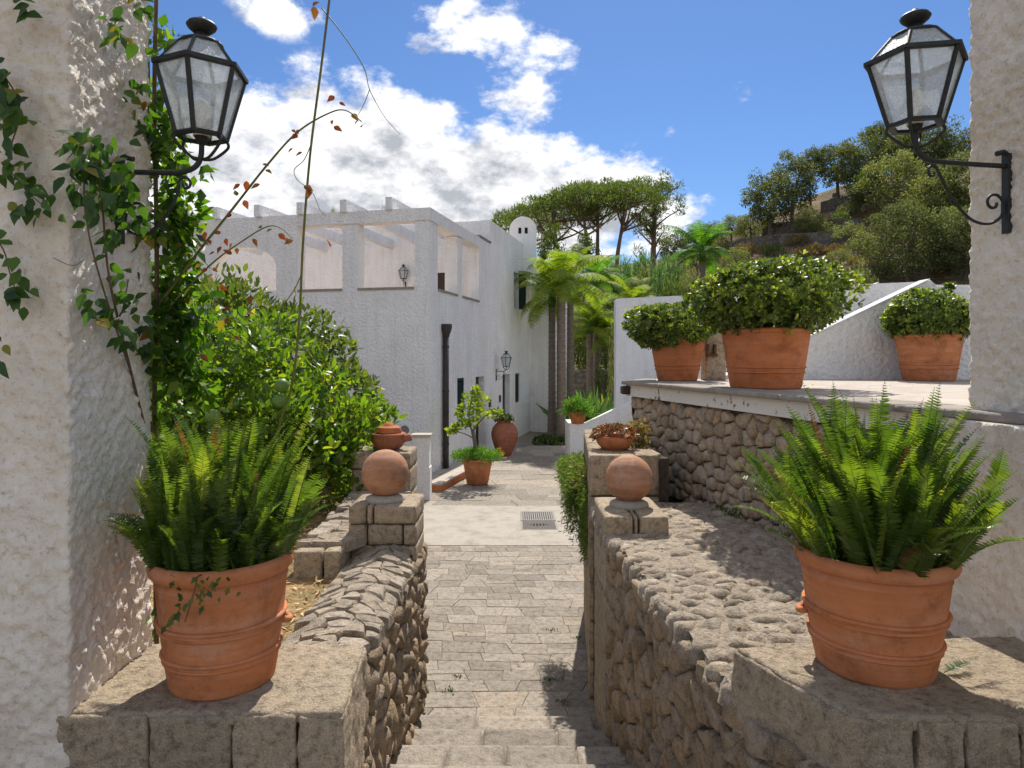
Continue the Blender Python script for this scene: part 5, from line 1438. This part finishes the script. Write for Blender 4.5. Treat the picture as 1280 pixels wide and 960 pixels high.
for px, py in ((256, 290), (262, 300), (248, 305), (276, 290), (282, 298), (290, 304), (296, 310), (324, 283), (316, 298), (340, 286), (348, 292), (358, 297), (366, 300), (268, 315), (276, 308), (250, 330), (258, 335), (232, 315), (226, 305), (262, 345), (266, 335), (240, 360), (290, 318)):
    one_leaf(at(px, py, 2.92), .033, sh2, 'red_leaf')
for px, py in ((393, 8), (398, 2), (384, 235), (388, 238), (412, 308), (380, 232)):
    one_leaf(at(px, py, 2.9), .05, sh3, 'red_leaf')
for i in range(34):
    q = rw.random(); one_leaf(at(205 + 110 * rw.random(), 395 + rw.normal() * 22, 3.02), .045, sh2, 'vine_one' if q > .25 else 'red_leaf')

# ------------------------------------------------------------------ right: succulents, rosemary
bowl = thing('succulent_bowl', 'shallow clay bowl on the tall squared stone wall end', 'flowerpot', (.86, 5.72, 1.925))
part('body', MB().lathe([(0, 0), (.10, 0), (.145, .05), (.165, .10), (.17, .115), (.15, .115), (.14, .08), (0, .08)], 32).vf, M['clay_pale'], bowl, True)
sc = thing('copper_succulent', 'copper-red succulent rosettes filling the shallow clay bowl', 'succulent', (.86, 5.72, 2.02))
rw = np.random.default_rng(9)
d = rdir(95, rw); d[:, 2] = np.abs(d[:, 2]); pp = d * np.array([.18, .17, .10])
part('rosettes', rosettes(pp, d + np.array([0, 0, .6]), 10, .042, LEAF_OB, .75, rw), M['succulent'], sc)
dd = thing('dried_plant', 'withered brown plant beside the succulent bowl under the terrace corner', 'plant', (1.10, 5.95, 1.90))
p2 = np.column_stack([rw.normal(size=420) * .055, rw.normal(size=420) * .06, rw.uniform(0, .24, 420)])
part('leaves', scatter(LEAF2, p2, rdir(420, rw) + np.array([0, 0, -.3]), rdir(420, rw), rw.uniform(.02, .05, 420)), M['dry_bush'], dd)
part('stem', MB().tube([(0, 0, 0), (.01, 0, .1), (0, .01, .24)], .008, 5).vf, M['bark'], dd)
ros = thing('trailing_rosemary', 'trailing rosemary cascading down the squared stone wall beside the path', 'rosemary', (.70, 6.35, 1.66))
O, A = [], []
for s in range(520):
    y = rw.uniform(-.70, .80); L = .24 + .50 * max(0, 1 - abs(y + .40) / .8) * rw.uniform(.5, 1.15); out = rw.uniform(.04, .25) * (1 if y > -.25 else .5)
    k_ = int(L / .03)
    for t in np.linspace(0, 1, k_):
        p = np.array([.02 - out * math.sin(min(1, t * 1.6) * math.pi * .62) + .01 * rw.normal(), y + .06 * rw.normal() * t, .03 + .05 * math.sin(t * 3.1) - t * L])
        for _ in range(3):
            O.append(p + rw.normal(size=3) * .008); A.append(np.array([-.6, -.2, -.5]) + rw.normal(size=3) * .8)
O, A = np.array(O), np.array(A)
part('foliage', scatter(NEEDLE, O, A, rdir(len(O), rw), rw.uniform(.028, .05, len(O))), M['rosemary'], ros)
part('stems', MB().tube([(.03, -.6, 0), (-.04, -.6, -.1), (-.04, -.62, -.8)], .008, 5).tube([(.03, -.1, 0), (-.06, -.1, -.15), (-.05, -.05, -.7)], .008, 5).tube([(.03, .5, 0), (-.06, .5, -.15), (-.05, .5, -.4)], .008, 5).vf, M['bark'], ros)
yp = thing('wall_shrublet', 'small yellowing leafy plant sprouting above the trailing rosemary', 'plant', (.66, 6.0, 1.62))
pp = np.column_stack([rw.normal(size=26) * .05 - .05, rw.normal(size=26) * .06, rw.uniform(-.08, .14, 26)])
part('leaves', rosettes(pp, rdir(26, rw) + np.array([-.3, -.3, .7]), 5, .05, LEAF_OB, .8, rw), leaf_mat('yellowing_leaf', G((.12, .13, .03), (.2, .19, .05), (.26, .18, .06)), .3), yp)
part('stem', MB().tube([(.03, 0, -.12), (-.03, 0, 0), (-.06, 0, .1)], .006, 5).vf, M['bark'], yp)

# ------------------------------------------------------------------ pots along the house
p0 = Vector((-.73, 14.45, .012))
tp = thing('ribbed_pot', 'ribbed terracotta tub on the path in front of the downpipe', 'flowerpot', p0)
sg = 28
V = []; prof = [(.165, 0), (.185, .02), (.235, .36), (.265, .46), (.275, .47), (.27, .50), (.235, .49), (.22, .43)]
for r, z in prof:
    for k_ in range(sg * 2):
        w = math.pi * k_ / sg; V.append((r * (1 + (.035 if k_ % 4 < 2 and .01 < z < .45 else 0)) * math.cos(w), r * (1 + (.035 if k_ % 4 < 2 and .01 < z < .45 else 0)) * math.sin(w), z))
n2 = sg * 2
f = [(i * n2 + k_, i * n2 + (k_ + 1) % n2, (i + 1) * n2 + (k_ + 1) % n2, (i + 1) * n2 + k_) for i in range(len(prof) - 1) for k_ in range(n2)] + [tuple(reversed(range(n2)))]
part('body', (V, f), M['clay_pale'], tp, True); tp.scale = (1.2, 1.2, 1.08)
part('soil', MB().lathe([(0, .42), (.23, .42), (.23, .45), (0, .46)], 20).vf, M['soil'], tp)
sm = thing('potted_lemon_tree', 'small bright-leaved tree growing above flowers in the ribbed tub', 'tree', p0 + Vector((0, 0, .47))); sm.scale = (1.15, 1.15, 1.08)
rw = np.random.default_rng(71)
part('trunk', MB().tube(catmull([(0, 0, 0), (-.04, 0, .3), (-.09, 0, .62)], 4), .035, 7).tube(catmull([(-.09, 0, .6), (-.16, 0, .8), (-.1, 0, 1.3)], 4), list(np.linspace(.02, .006, 9)), 6).tube(catmull([(-.09, 0, .6), (.1, 0, .85), (.28, 0, 1.0)], 4), list(np.linspace(.02, .006, 9)), 6).tube(catmull([(-.06, 0, .45), (-.25, 0, .55), (-.45, 0, .60)], 4), list(np.linspace(.014, .005, 9)), 6).vf, M['bark'], sm, True)
C = [(-.15, 0, 1.25), (-.05, 0, 1.1), (-.28, 0, 1.0), (.02, .1, .95), (-.2, -.1, .85), (.08, 0, 1.2), (.25, 0, .92), (.38, 0, .95), (-.48, 0, .60), (-.40, 0, .66), (-.1, .1, .75), (-.25, 0, .72), (-.02, 0, 1.38)]
part('foliage', clump_leaves([np.array(c) for c in C], [.13] * 6 + [.09, .07, .08, .06, .1, .09, .08], 60, .09, LEAF8, rng=rw), M['palm'], sm)
ug = thing('flowering_groundcover', 'feathery green plants with orange flowers spilling from the ribbed tub', 'plant', p0 + Vector((0, 0, .48))); ug.scale = (1.25, 1.2, 1.25)
d = rdir(150, rw); d[:, 2] = np.abs(d[:, 2]) * .7 - .1
C = d * np.array([.45, .40, .24]) * rw.uniform(.5, 1, (150, 1)) + np.array([0, 0, .06])
part('foliage', clump_leaves(C, [.07] * 150, 24, .06, NEEDLE, rng=rw), M['palm_green'], ug)
fo = np.array([(.40, -.2, .16), (.43, -.1, .10), (.38, -.15, .22), (.47, -.05, .05), (.15, -.36, .03)])
part('flowers', rosettes(fo, np.tile([0, -.3, 1.], (5, 1)), 7, .05, LEAF_OB, 1.0, rw), M['flower'], ug)
jp = Vector((-.20, 18.6, .014))
jar = thing('amphora_jar', 'big round-bellied terracotta oil jar beside the house door', 'jar', jp); jar.scale = (1.1, 1.1, 1.08)
part('body', MB().lathe([(0, 0), (.15, 0), (.17, .03), (.26, .22), (.325, .45), (.335, .56), (.30, .70), (.22, .80), (.185, .83), (.19, .86), (.225, .885), (.22, .90), (.17, .895), (.16, .82), (0, .80)], 36).vf, M['clay_jar'], jar, True)
jpl = thing('jar_plant', 'white-edged leafy plant growing out of the big oil jar', 'plant', jp + Vector((0, 0, .93)))
d = rdir(46, rw); d[:, 2] = np.abs(d[:, 2]); pp = d * np.array([.27, .25, .17]) * .8 + np.array([0, 0, .02])
part('leaves', rosettes(pp, d + np.array([0, 0, .3]), 6, .11, LEAF5, .8, rw), M['bush'], jpl)
part('stem', MB().tube([(0, 0, -.05), (0, 0, .1)], .02, 6).vf, M['bark'], jpl)
bw = thing('terracotta_bowl', 'terracotta planter on the low end of the white stair parapet', 'flowerpot', (1.62, 16.86, 1.052))
part('body', MB().lathe([(0, 0), (.15, 0), (.19, .14), (.21, .25), (.225, .27), (.22, .30), (.19, .30), (.18, .24), (0, .24)], 28).vf, M['clay'], bw, True)
bwp = thing('bowl_plant', 'feathery bright green plant in the planter on the stair parapet', 'plant', (1.62, 16.86, 1.30))
d = rdir(130, rw); d[:, 2] = np.abs(d[:, 2])
part('foliage', clump_leaves(d * np.array([.42, .36, .38]) * rw.uniform(.4, 1, (130, 1)), [.09] * 130, 22, .09, NEEDLE, rng=rw), M['palm_green'], bwp)

# ------------------------------------------------------------------ palms
def palm_fronds(seed, L, n, mats, pin=.34, npin=44, wid=.075):
    rng = np.random.default_rng(seed); out = []
    for i in range(n):
        v, f = frond_vf(L * rng.uniform(.85, 1.1), R(rng.uniform(60, 80)), R(rng.uniform(70, 125)), pin * rng.uniform(.85, 1.15), npin, wid, fold=.15, side=rng.uniform(-.15, .15), pdroop=rng.uniform(.35, .9), rng=rng, rr=.018, stalk=.14)
        out.append(mkmesh('frond', v, f))
    return out
PF = palm_fronds(81, 2.3, 7, None, .55, 80, .055)
PF2 = [m_.copy() for m_ in PF]
def palm(label, x, y, h, r, nf, mat, seed, s=1.0, z0=0.0, lean=0.0, group='palms between the house and the white stairs', low=0.0):
    rng = np.random.default_rng(seed)
    t = thing('palm_tree', label, 'palm', (x, y, z0), 0, group)
    pr = []; k_ = int(h / .09)
    for i in range(k_ + 1):
        z = h * i / k_; rr = r * (1.25 - .25 * min(1, i / k_ * 4)) * (1.0 if i % 2 else .93) * (1 - .18 * i / k_); pr.append((rr, z))
    m = MB().lathe([(0, -.1)] + pr + [(0, h + .02)], 14)
    m.v = [(v[0] + lean * (v[2] / h) ** 2, v[1], v[2]) for v in m.v]
    part('trunk', m.vf, M['palmtrunk'], t, True)
    part('crownshaft', MB().lathe([(0, h), (r * .9, h), (r * 1.05, h + .25 * s), (r * .5, h + .65 * s), (0, h + .75 * s)], 10, (lean, 0, 0)).vf, M['palm_green'], t, True)
    src = PF if mat == 'palm' else PF2
    for i in range(nf):
        o = part('frond', src[rng.integers(len(src))], M[mat], t)
        a = 2.399 * i + rng.normal() * .25; q = i / nf
        o.location = (lean, 0, h + .5 * s - .25 * q * s)
        o.rotation_euler = (Matrix.Rotation(a, 3, 'Z') @ Matrix.Rotation(R(12 - 92 * q - low * 10) + rng.normal() * .1, 3, 'X')).to_euler()
        k2 = s * rng.uniform(.68, .98); o.scale = (k2, k2, k2)
    return t
def pxd(px, d): return (px - CX) / FPX * d
palm('slender palm with its trunk nearest the house corner', pxd(690, 22.4), 22.4, 4.35, .135, 17, 'palm', 1, .80, low=.3)
palm('palm with a thick ringed trunk, second from the house corner', pxd(701.5, 22.0), 22.0, 4.75, .165, 19, 'palm', 2, .92, low=.2)
palm('palm with a straight grey trunk, third from the house corner', pxd(713, 24.5), 24.5, 5.15, .145, 18, 'palm', 3, .95, low=.2)
palm('short leaning palm with yellow-green fronds before the dark shrubbery', pxd(737, 29), 29, 3.7, .16, 16, 'palm', 4, .85)
palm('short yellow palm standing next to the low stone garden wall', pxd(744, 30), 30, 4.0, .17, 16, 'palm', 5, .85)
palm('yellowing palm right beside the white stair wall', pxd(764, 29), 29, 3.5, .19, 16, 'palm', 6, .8)
palm('tall green palm rising above the other palms', pxd(742, 34), 34, 6.1, .17, 18, 'palm_green', 7, 1.15)
palm('green feathery palm above the white stair wall', pxd(790, 30), 30, 4.6, .16, 18, 'palm', 8, .95, low=.1)
palm('lush palm showing its arching fronds over the broad terrace shrub', pxd(878, 38), 38, 6.0, .2, 20, 'palm_green', 9, 1.25, z0=2.0)
palm('broad low palm on the slope behind the stair parapet', pxd(1032, 33), 33, 3.2, .2, 16, 'palm_green', 10, .9, z0=1.0)
palm('drooping palm low behind the small terrace shrub', pxd(822, 27), 27, 3.5, .18, 18, 'palm', 11, 1.0)

# ------------------------------------------------------------------ background vegetation
def on_hill(px, py, lo=29.0, hi=76.0):
    """where the sight line to (px, py) first meets the hillside"""
    d = np.linspace(lo, hi, 260); x = (px - CX) / FPX * d; z = EYE - (py - YH) / FPX * d
    h = terrain(x, d); i = np.argmax(h >= z)
    if not (h >= z).any(): i = len(d) - 1
    return Vector((x[i], d[i], float(h[i])))
def ground_at(px, d):
    x = (px - CX) / FPX * d
    return Vector((x, d, float(terrain(np.array([x]), np.array([float(d)]))[0])))

def crown_vf(rx, ry, rz, nclump, per, leaf, seed, flat=.75, rc=.30, tpl=LEAF2, low=-.55, up=.3, shell=.45):
    rng = np.random.default_rng(seed)
    C, Rr = [], []
    while len(C) < nclump:
        d = rdir(1, rng)[0]
        if d[2] < low: continue
        q = rng.uniform(.35, 1.0) ** .6
        C.append(d * np.array([rx, ry, rz]) * q); Rr.append(rc * min(rx, rz * 1.3) * rng.uniform(.65, 1.25))
    return clump_leaves(C, Rr, per, leaf, tpl, up=up, flat=flat, rng=rng, shell=shell), C
TREES = {}
def tree_kind(key, h, rx, rz, nclump, per, leaf, mat, seed, trunk_r, rc=.30, flat=.75, low=-.55, bark='bark', cz=None, tpl=LEAF2):
    """meshes of one kind of tree: (crown, trunk)"""
    cz = cz if cz is not None else h - rz
    vf, C = crown_vf(rx, rx, rz, nclump, per, leaf, seed, flat, rc, tpl, low)
    V, F = vf; V = V + np.array([0, 0, cz])
    cm = mkmesh('crown', V, F); cm.materials.append(M[mat])
    rng = random.Random(seed); m = MB()
    m.tube(catmull([(0, 0, -.6), (rng.uniform(-.1, .1) * rx, 0, cz * .5), (0, 0, cz)], 5), list(np.linspace(trunk_r * 1.25, trunk_r * .7, 11)), 8)
    for c in rng.sample(C, min(12, len(C))):
        z0 = cz * rng.uniform(.5, .95)
        m.tube(catmull([(0, 0, z0), (c[0] * .45, c[1] * .45, z0 + (cz + c[2] - z0) * .35), (c[0], c[1], cz + c[2])], 4), list(np.linspace(trunk_r * .5, trunk_r * .1, 9)), 5)
    tm = mkmesh('trunk', *m.vf, True); tm.materials.append(M[bark])
    TREES[key] = (cm, tm)
tree_kind('oak_a', 6.5, 2.4, 2.9, 120, 62, .20, 'oak', 101, .16, .25, low=-.85)
tree_kind('oak_b', 7.0, 2.3, 3.2, 130, 62, .20, 'oak', 102, .16, .24, low=-.85)
tree_kind('oak_c', 6.0, 2.7, 2.6, 130, 62, .20, 'oak', 103, .16, .25, low=-.85)
tree_kind('oak_tall', 8.5, 1.9, 2.9, 90, 56, .20, 'oak', 104, .14, .27)
tree_kind('olive_a', 6.0, 2.7, 2.7, 130, 62, .19, 'oak_light', 105, .16, .25, low=-.85)
tree_kind('olive_b', 5.0, 2.3, 2.3, 110, 60, .18, 'oak_light', 106, .14, .26, low=-.9)
tree_kind('round_bush', 4.4, 2.4, 2.3, 190, 80, .13, 'oak', 107, .12, .20, low=-.9, cz=2.0)
tree_kind('garden_bush', 4.4, 2.4, 2.3, 110, 60, .20, 'bush', 113, .12, .24, low=-.9, cz=2.0)
tree_kind('shrub_a', 2.2, 1.3, 1.0, 40, 50, .12, 'bush', 108, .06, .32, low=-.5, cz=1.0)
tree_kind('shrub_b', 1.9, 1.2, .9, 40, 50, .12, 'oak_light', 109, .06, .34, low=-.5, cz=.9)
tree_kind('shrub_dry', 1.3, 1.0, .6, 30, 44, .11, 'dry_bush', 110, .05, .34, low=-.4, cz=.6)
tree_kind('reed', 3.2, 1.5, 1.5, 60, 60, .34, 'yucca', 111, .06, .30, low=-.7, cz=1.6, tpl=NEEDLE)
tree_kind('oak_dark', 6.0, 2.3, 2.7, 110, 60, .20, 'pine', 112, .16, .26, low=-.8)
def plant_tree(key, name, label, cat, pos, s=1.0, rz=0.0, group=None, sz=None):
    t = thing(name, label, cat, pos, rz, group)
    cm, tm = TREES[key]
    part('crown', cm, None, t); part('trunk', tm, None, t)
    t.scale = (s, s, sz or s)
    return t
GH = 'evergreen trees on the hillside'
# (kind, px, py of the foot, wanted height in px, label)
hill = [
 ('oak_a', 962, 300, 94, 'dark evergreen tree at the lower left end of the hilltop wood'),
 ('oak_b', 990, 277, 90, 'dark broad evergreen tree beside the thin-trunked pair on the hill'),
 ('oak_tall', 1014, 260, 79, 'open-crowned evergreen on tall thin trunks against the sky'),
 ('oak_c', 1048, 247, 72, 'evergreen tree above the orange rocky patch on the hill'),
 ('oak_b', 1078, 254, 94, 'large grey-green evergreen at the top of the rocky slope'),
 ('oak_tall', 1098, 232, 82, 'tall dark evergreen at the crest behind the lantern'),
 ('oak_a', 1122, 232, 85, 'evergreen on the crest directly behind the lantern glass'),
 ('oak_c', 1150, 242, 90, 'evergreen on the crest between lantern and cream pillar'),
 ('oak_a', 1182, 242, 94, 'evergreen on the crest touching the cream pillar'),
 ('oak_dark', 1086, 272, 63, 'dark shaded evergreen in the middle of the slope'),
 ('olive_a', 1120, 277, 90, 'pale olive-green tree on the slope below the lantern bracket'),
 ('olive_a', 1165, 305, 90, 'pale olive-green tree on the slope beside the cream pillar'),
 ('olive_b', 1190, 335, 81, 'olive-green tree low on the slope by the cream pillar'),
 ('oak_c', 1215, 300, 117, 'evergreen on the slope half hidden by the cream pillar'),
 ('olive_b', 1012, 300, 43, 'small pale tree alone on the dry slope'),
 ('olive_b', 938, 302, 39, 'grey olive tree at the foot of the hilltop wood'),
 ('olive_a', 915, 306, 39, 'grey olive tree lowest on the ridge'),
 ('oak_c', 890, 312, 36, 'dark low tree on the ridge left of the olives'),
 ('oak_a', 842, 338, 55, 'dark tree beside the rightmost pine trunk'),
 ('oak_dark', 866, 330, 45, 'dark tree on the ridge behind the lush palm'),
]
for i, (key, px, py, hp, lab) in enumerate(hill):
    p = on_hill(px, py); cmh = max(v.co.z for v in TREES[key][0].vertices)
    s = hp / FPX * p.y / cmh
    plant_tree(key, 'evergreen_tree', lab, 'tree', p, s, i * 1.3, GH)
p = on_hill(1135, 352, 24); plant_tree('round_bush', 'round_bush', 'big dense round bush above the white stair wall', 'bush', p, 100 / FPX * p.y / 4.4, 0.4)
p = on_hill(1205, 350, 24); plant_tree('round_bush', 'round_bush', 'dense round bush behind the cream pillar edge', 'bush', p, 90 / FPX * p.y / 4.4, 2.4)
rng = random.Random(17)
k_ = 0
spots = [(935, 322), (958, 318), (975, 305), (995, 312), (1020, 322), (1045, 318), (1062, 308), (1078, 322), (1035, 300), (1050, 288), (1095, 325), (1008, 330), (968, 330), (905, 330), (885, 335), (920, 340), (1072, 335), (1088, 342), (1050, 335), (1028, 345), (990, 340), (955, 340), (1100, 300), (1090, 280), (1000, 298), (1060, 275), (1180, 352), (900, 318), (870, 345)]
labs = {'shrub_a': 'small green shrub dotted on the dry hillside', 'shrub_b': 'small olive-grey shrub dotted on the dry hillside', 'shrub_dry': 'low dry brown shrub dotted on the hillside'}
for px, py in spots:
    key = rng.choice(['shrub_a', 'shrub_b', 'shrub_dry', 'shrub_dry'])
    p = on_hill(px, py); plant_tree(key, 'hill_shrub', labs[key], 'shrub', p, rng.uniform(.7, 1.2), rng.uniform(0, 6), {'shrub_a': 'green hill shrubs', 'shrub_b': 'grey hill shrubs', 'shrub_dry': 'dry hill shrubs'}[key])
# dry-stone terrace walls across the slope
def hill_wall(label, pts, h):
    t = thing('dry_stone_wall', label, 'stone wall', on_hill(*pts[0]), 0, 'dry-stone terraces on the hill')
    P = [on_hill(*p) for p in pts]
    P = catmull(P, 6); m = MB()
    for a, b in zip(P[:-1], P[1:]):
        n = (b - a).cross(Vector((0, 0, 1))).normalized() * .3
        m.add([a + n - Vector((0, 0, .8)), b + n - Vector((0, 0, .8)), b - n - Vector((0, 0, .8)), a - n - Vector((0, 0, .8)), a + n + Vector((0, 0, h)), b + n + Vector((0, 0, h)), b - n + Vector((0, 0, h)), a - n + Vector((0, 0, h))], [(0, 1, 5, 4), (1, 2, 6, 5), (2, 3, 7, 6), (3, 0, 4, 7), (4, 5, 6, 7)])
    part('wall', m.vf, M['drystone'], t, world=True)
hill_wall('long grey dry-stone terrace wall low on the dry hillside', [(915, 316), (960, 308), (1010, 306), (1060, 306), (1095, 310)], 1.0)
hill_wall('grey dry-stone terrace wall higher up the dry hillside', [(955, 292), (990, 290), (1030, 288), (1075, 287)], .9)
hill_wall('short dry-stone wall under the rocky crest of the hill', [(1028, 266), (1050, 262), (1072, 266)], 1.0)
hill_wall('dry-stone wall just above the white stair wall', [(1050, 350), (1090, 345), (1150, 347), (1210, 347)], .7)
# rocks on the crest
for px, py, s in ((1045, 244, .3), (1056, 250, .35), (1036, 254, .28)):
    p = on_hill(px, py); a = rough_block([(p.x - s, p.y - s), (p.x + s, p.y - s), (p.x + s, p.y + s), (p.x - s, p.y + s)], p.z - .5, p.z + s, .25, .25, .4, .9)
    o = thing('boulder', 'bare boulder on the rocky crest of the hill', 'rock', p, 0, 'boulders on the hill crest'); part('rock', a, M['drystone'], o, True, True)

# umbrella pines
def pine(label, px, foot, top, d, rx_px, seed, lean=0.0, thick=.24, crown_h=42, px_top=None):
    rng = np.random.default_rng(seed); pr = random.Random(seed)
    base = ground_at(px, d); zt_ = EYE + (YH - top) / FPX * d
    t = thing('umbrella_pine', label, 'pine', base, 0, 'umbrella pines behind the house')
    H = zt_ - base.z; rx = rx_px / FPX * d; ch2 = crown_h / FPX * d
    dx = ((px_top or px) - px) / FPX * d
    C, Rr = [], []; K = int(34 + rx * 9)
    for i in range(K):
        a = 2.399 * i; q = math.sqrt((i + .5) / K)
        x, y = q * rx * math.cos(a), q * rx * math.sin(a)
        z = H - ch2 * (.30 + .62 * q ** 2.2) + rng.normal() * ch2 * .07
        C.append(np.array([x + dx, y, z])); Rr.append(ch2 * rng.uniform(.17, .27))
    part('crown', clump_leaves(C, Rr, 100, .34, NEEDLE, up=.9, flat=.6, rng=rng, shell=.3), M['pine'], t)
    m = MB()
    zf = H - ch2 * 1.45 - pr.uniform(0, .8)
    tr = catmull([(0, 0, -.5), (dx * .25, 0, zf * .6), (dx * .6, 0, zf), (dx, 0, H - ch2 * .6)], 5)
    m.tube(tr, list(np.linspace(thick, thick * .35, len(tr))), 7)
    for i in pr.sample(range(K), min(K, 15)):
        c = C[i]; s0 = tr[int(len(tr) * pr.uniform(.60, .92))]
        mid = Vector((s0.x + (c[0] - s0.x) * .55, s0.y + (c[1] - s0.y) * .55, s0.z + (c[2] - s0.z) * .38))
        m.tube(catmull([s0, mid, Vector(c)], 4), list(np.linspace(thick * .42, thick * .10, 9)), 5)
    part('trunk', m.vf, M['pinebark'], t, True)
pine('umbrella pine with a wide flat crown, nearest above the domed chimney', 703, 330, 240, 58, 58, 201, px_top=690)
pine('umbrella pine with leaning trunk in the middle of the grove', 741, 330, 225, 56, 56, 202, px_top=727)
pine('umbrella pine with straight trunk in the middle of the grove', 746, 330, 222, 60, 50, 203, px_top=748)
pine('umbrella pine with forked branches near the lone tall pine', 768, 330, 224, 57, 55, 204, px_top=782)
pine('low dark pine half hidden behind the domed chimney', 672, 330, 254, 64, 52, 205, px_top=655)
# the lone taller pine of ragged outline
rw = np.random.default_rng(77)
base = ground_at(816, 62)
t = thing('pine_tree', 'lone ragged pine taller than the umbrella pines beside it', 'pine', base)
H = EYE + (YH - 217) / FPX * 62 - base.z
C = [np.array([np.clip(rw.normal(), -1.6, 1.6) * 1.25 + .4, np.clip(rw.normal(), -1.6, 1.6) * 1.1, H - .6 - abs(rw.normal()) * 2.2]) for _ in range(60)] + [np.array([rw.normal() * .9 - .3, rw.normal(), H - 5.0 + rw.normal() * .7]) for _ in range(12)]
part('crown', clump_leaves(C, [.55] * len(C), 80, .34, NEEDLE, up=.6, rng=rw, shell=.3), M['pine'], t)
m = MB().tube(catmull([(0, 0, -.5), (.1, 0, H * .5), (.3, 0, H - 1)], 6), list(np.linspace(.32, .08, 13)), 7)
for c in C[::3]: m.tube(catmull([(.15, 0, c[2] - 1.6), (c[0] * .5, c[1] * .5, c[2] - .7), tuple(c)], 4), list(np.linspace(.10, .03, 9)), 5)
part('trunk', m.vf, M['pinebark'], t, True)
# tree tops showing over the pergola and the house
def dtree(key, label, px, top, d, wpx, name='evergreen_tree', cat='tree', group=None):
    b = ground_at(px, d); cm = TREES[key][0]; zs = [v.co.z for v in cm.vertices]; xs_ = [v.co.x for v in cm.vertices]
    s = wpx / FPX * d / (max(xs_) - min(xs_)); sz = (EYE + (YH - top) / FPX * d - b.z) / max(zs)
    return plant_tree(key, name, label, cat, b, s, px * .37, group, sz)
dtree('olive_b', 'yellow-green tree top showing over the pergola rafters', 485, 249, 42, 34)
dtree('olive_b', 'tree top glimpsed through the pergola beside the corner pier', 420, 255, 44, 30)
# undergrowth between house, palms and hill
GB = 'garden trees and shrubs behind the palms'
under = [
 ('oak_dark', 'dark tree between the pine trunks above the chimney', 690, 272, 48, 46), ('oak_dark', 'dark tree filling the gap behind the first umbrella pine', 730, 285, 50, 50),
 ('oak_dark', 'deep green tree behind the tall green palm', 760, 322, 44, 60), ('reed', 'grey-green reed-like clump below the forked pine', 806, 308, 44, 60),
 ('reed', 'grey-green reed-like clump behind the lush palm', 835, 312, 46, 48), ('reed', 'tall pale reed clump next to the dark ridge tree', 780, 316, 46, 44),
 ('garden_bush', 'dark shrub between the short palms and the white stair wall', 756, 395, 33, 50), ('garden_bush', 'dark shrub right behind the three house palms', 722, 392, 34, 46),
 ('shrub_a', 'green shrub at the foot of the short palms', 752, 455, 27, 30), ('olive_a', 'pale green shrubbery behind the small terrace shrub', 862, 332, 33, 60),
 ('olive_b', 'loose green tree behind the broad terrace shrub', 910, 322, 36, 60), ('garden_bush', 'green bush behind the right end of the broad terrace shrub', 985, 335, 30, 56),
 ('shrub_a', 'bright shrub peeping over the white stair wall', 1060, 340, 27, 40), ('olive_b', 'loose bush above the stair wall beside the low palm', 1078, 318, 33, 44),
 ('garden_bush', 'dense bush behind the drooping palm', 838, 340, 31, 60), ('olive_b', 'light tree between drooping palm and reeds', 800, 330, 36, 50),
 ('shrub_b', 'greyish shrub over the white stair wall corner', 772, 362, 24, 30)]
for key, lab, px, top, d, w in under: dtree(key, lab, px, top, d, w, 'garden_tree', 'tree', GB)
# low garden wall and plants under the palms
gw = thing('garden_wall', 'low brown rubble wall in the shade behind the palm trunks', 'stone wall', (2.2, 31, 0))
part('wall', rough_block([(1.0, 30.8), (5.2, 30.8), (5.2, 31.2), (1.0, 31.2)], -.1, 2.1, .12, .05, .1, 3), M['drystone'], gw, True, True)
h2 = thing('white_outbuilding', 'sliver of a white wall with a dark shuttered window behind the palms', 'building', (1.85, 27.2, 0))
part('wall', MB().box(.6, 2.32, 27.0, 27.4, -.1, 4.6).vf, M['limewash'], h2, world=True)
part('window', MB().box(2.18, 2.30, 26.97, 26.998, 1.2, 2.3).vf, M['shutter'], h2, world=True)
rw = np.random.default_rng(88)
for i, (px, d, s, lab) in enumerate(((683, 21.0, .5, 'low leafy plant at the foot of the palm nearest the house'), (697, 21.0, .45, 'low leafy plant between the bases of the two house palms'), (714, 21.5, .45, 'low leafy plant beside the path under the third palm'))):
    t = thing('groundcover_plant', lab, 'plant', (pxd(px, d), d, .0))
    dd_ = rdir(46, rw); dd_[:, 2] = np.abs(dd_[:, 2])
    part('leaves', rosettes(dd_ * np.array([.75, .6, .5]) * s, dd_, 6, .14, LEAF5, .9, rw), M['bush'], t)
for i, (px, d, h, lab) in enumerate(((733, 23, 1.9, 'spiky pale agave-like plant behind the stair parapet planter'), (748, 24.5, 1.5, 'upright strap-leaved plant along the sloping white parapet'), (758, 24, 1.3, 'strap-leaved plant close to the white stair wall'))):
    t = thing('strap_plant', lab, 'plant', (pxd(px, d), d, 0))
    n = 170
    a_ = unit(rw.normal(size=(n, 3)) * np.array([.5, .5, .25]) + np.array([0, 0, .9]))
    part('leaves', scatter((NEEDLE[0] * np.array([.55, 1, 1]), NEEDLE[1]), rw.normal(size=(n, 3)) * np.array([.22, .2, 0]) + np.array([0, 0, .0]), a_, rdir(n, rw), rw.uniform(.5, 1.0, n) * h), M['yucca' if i == 0 else 'palm'], t)
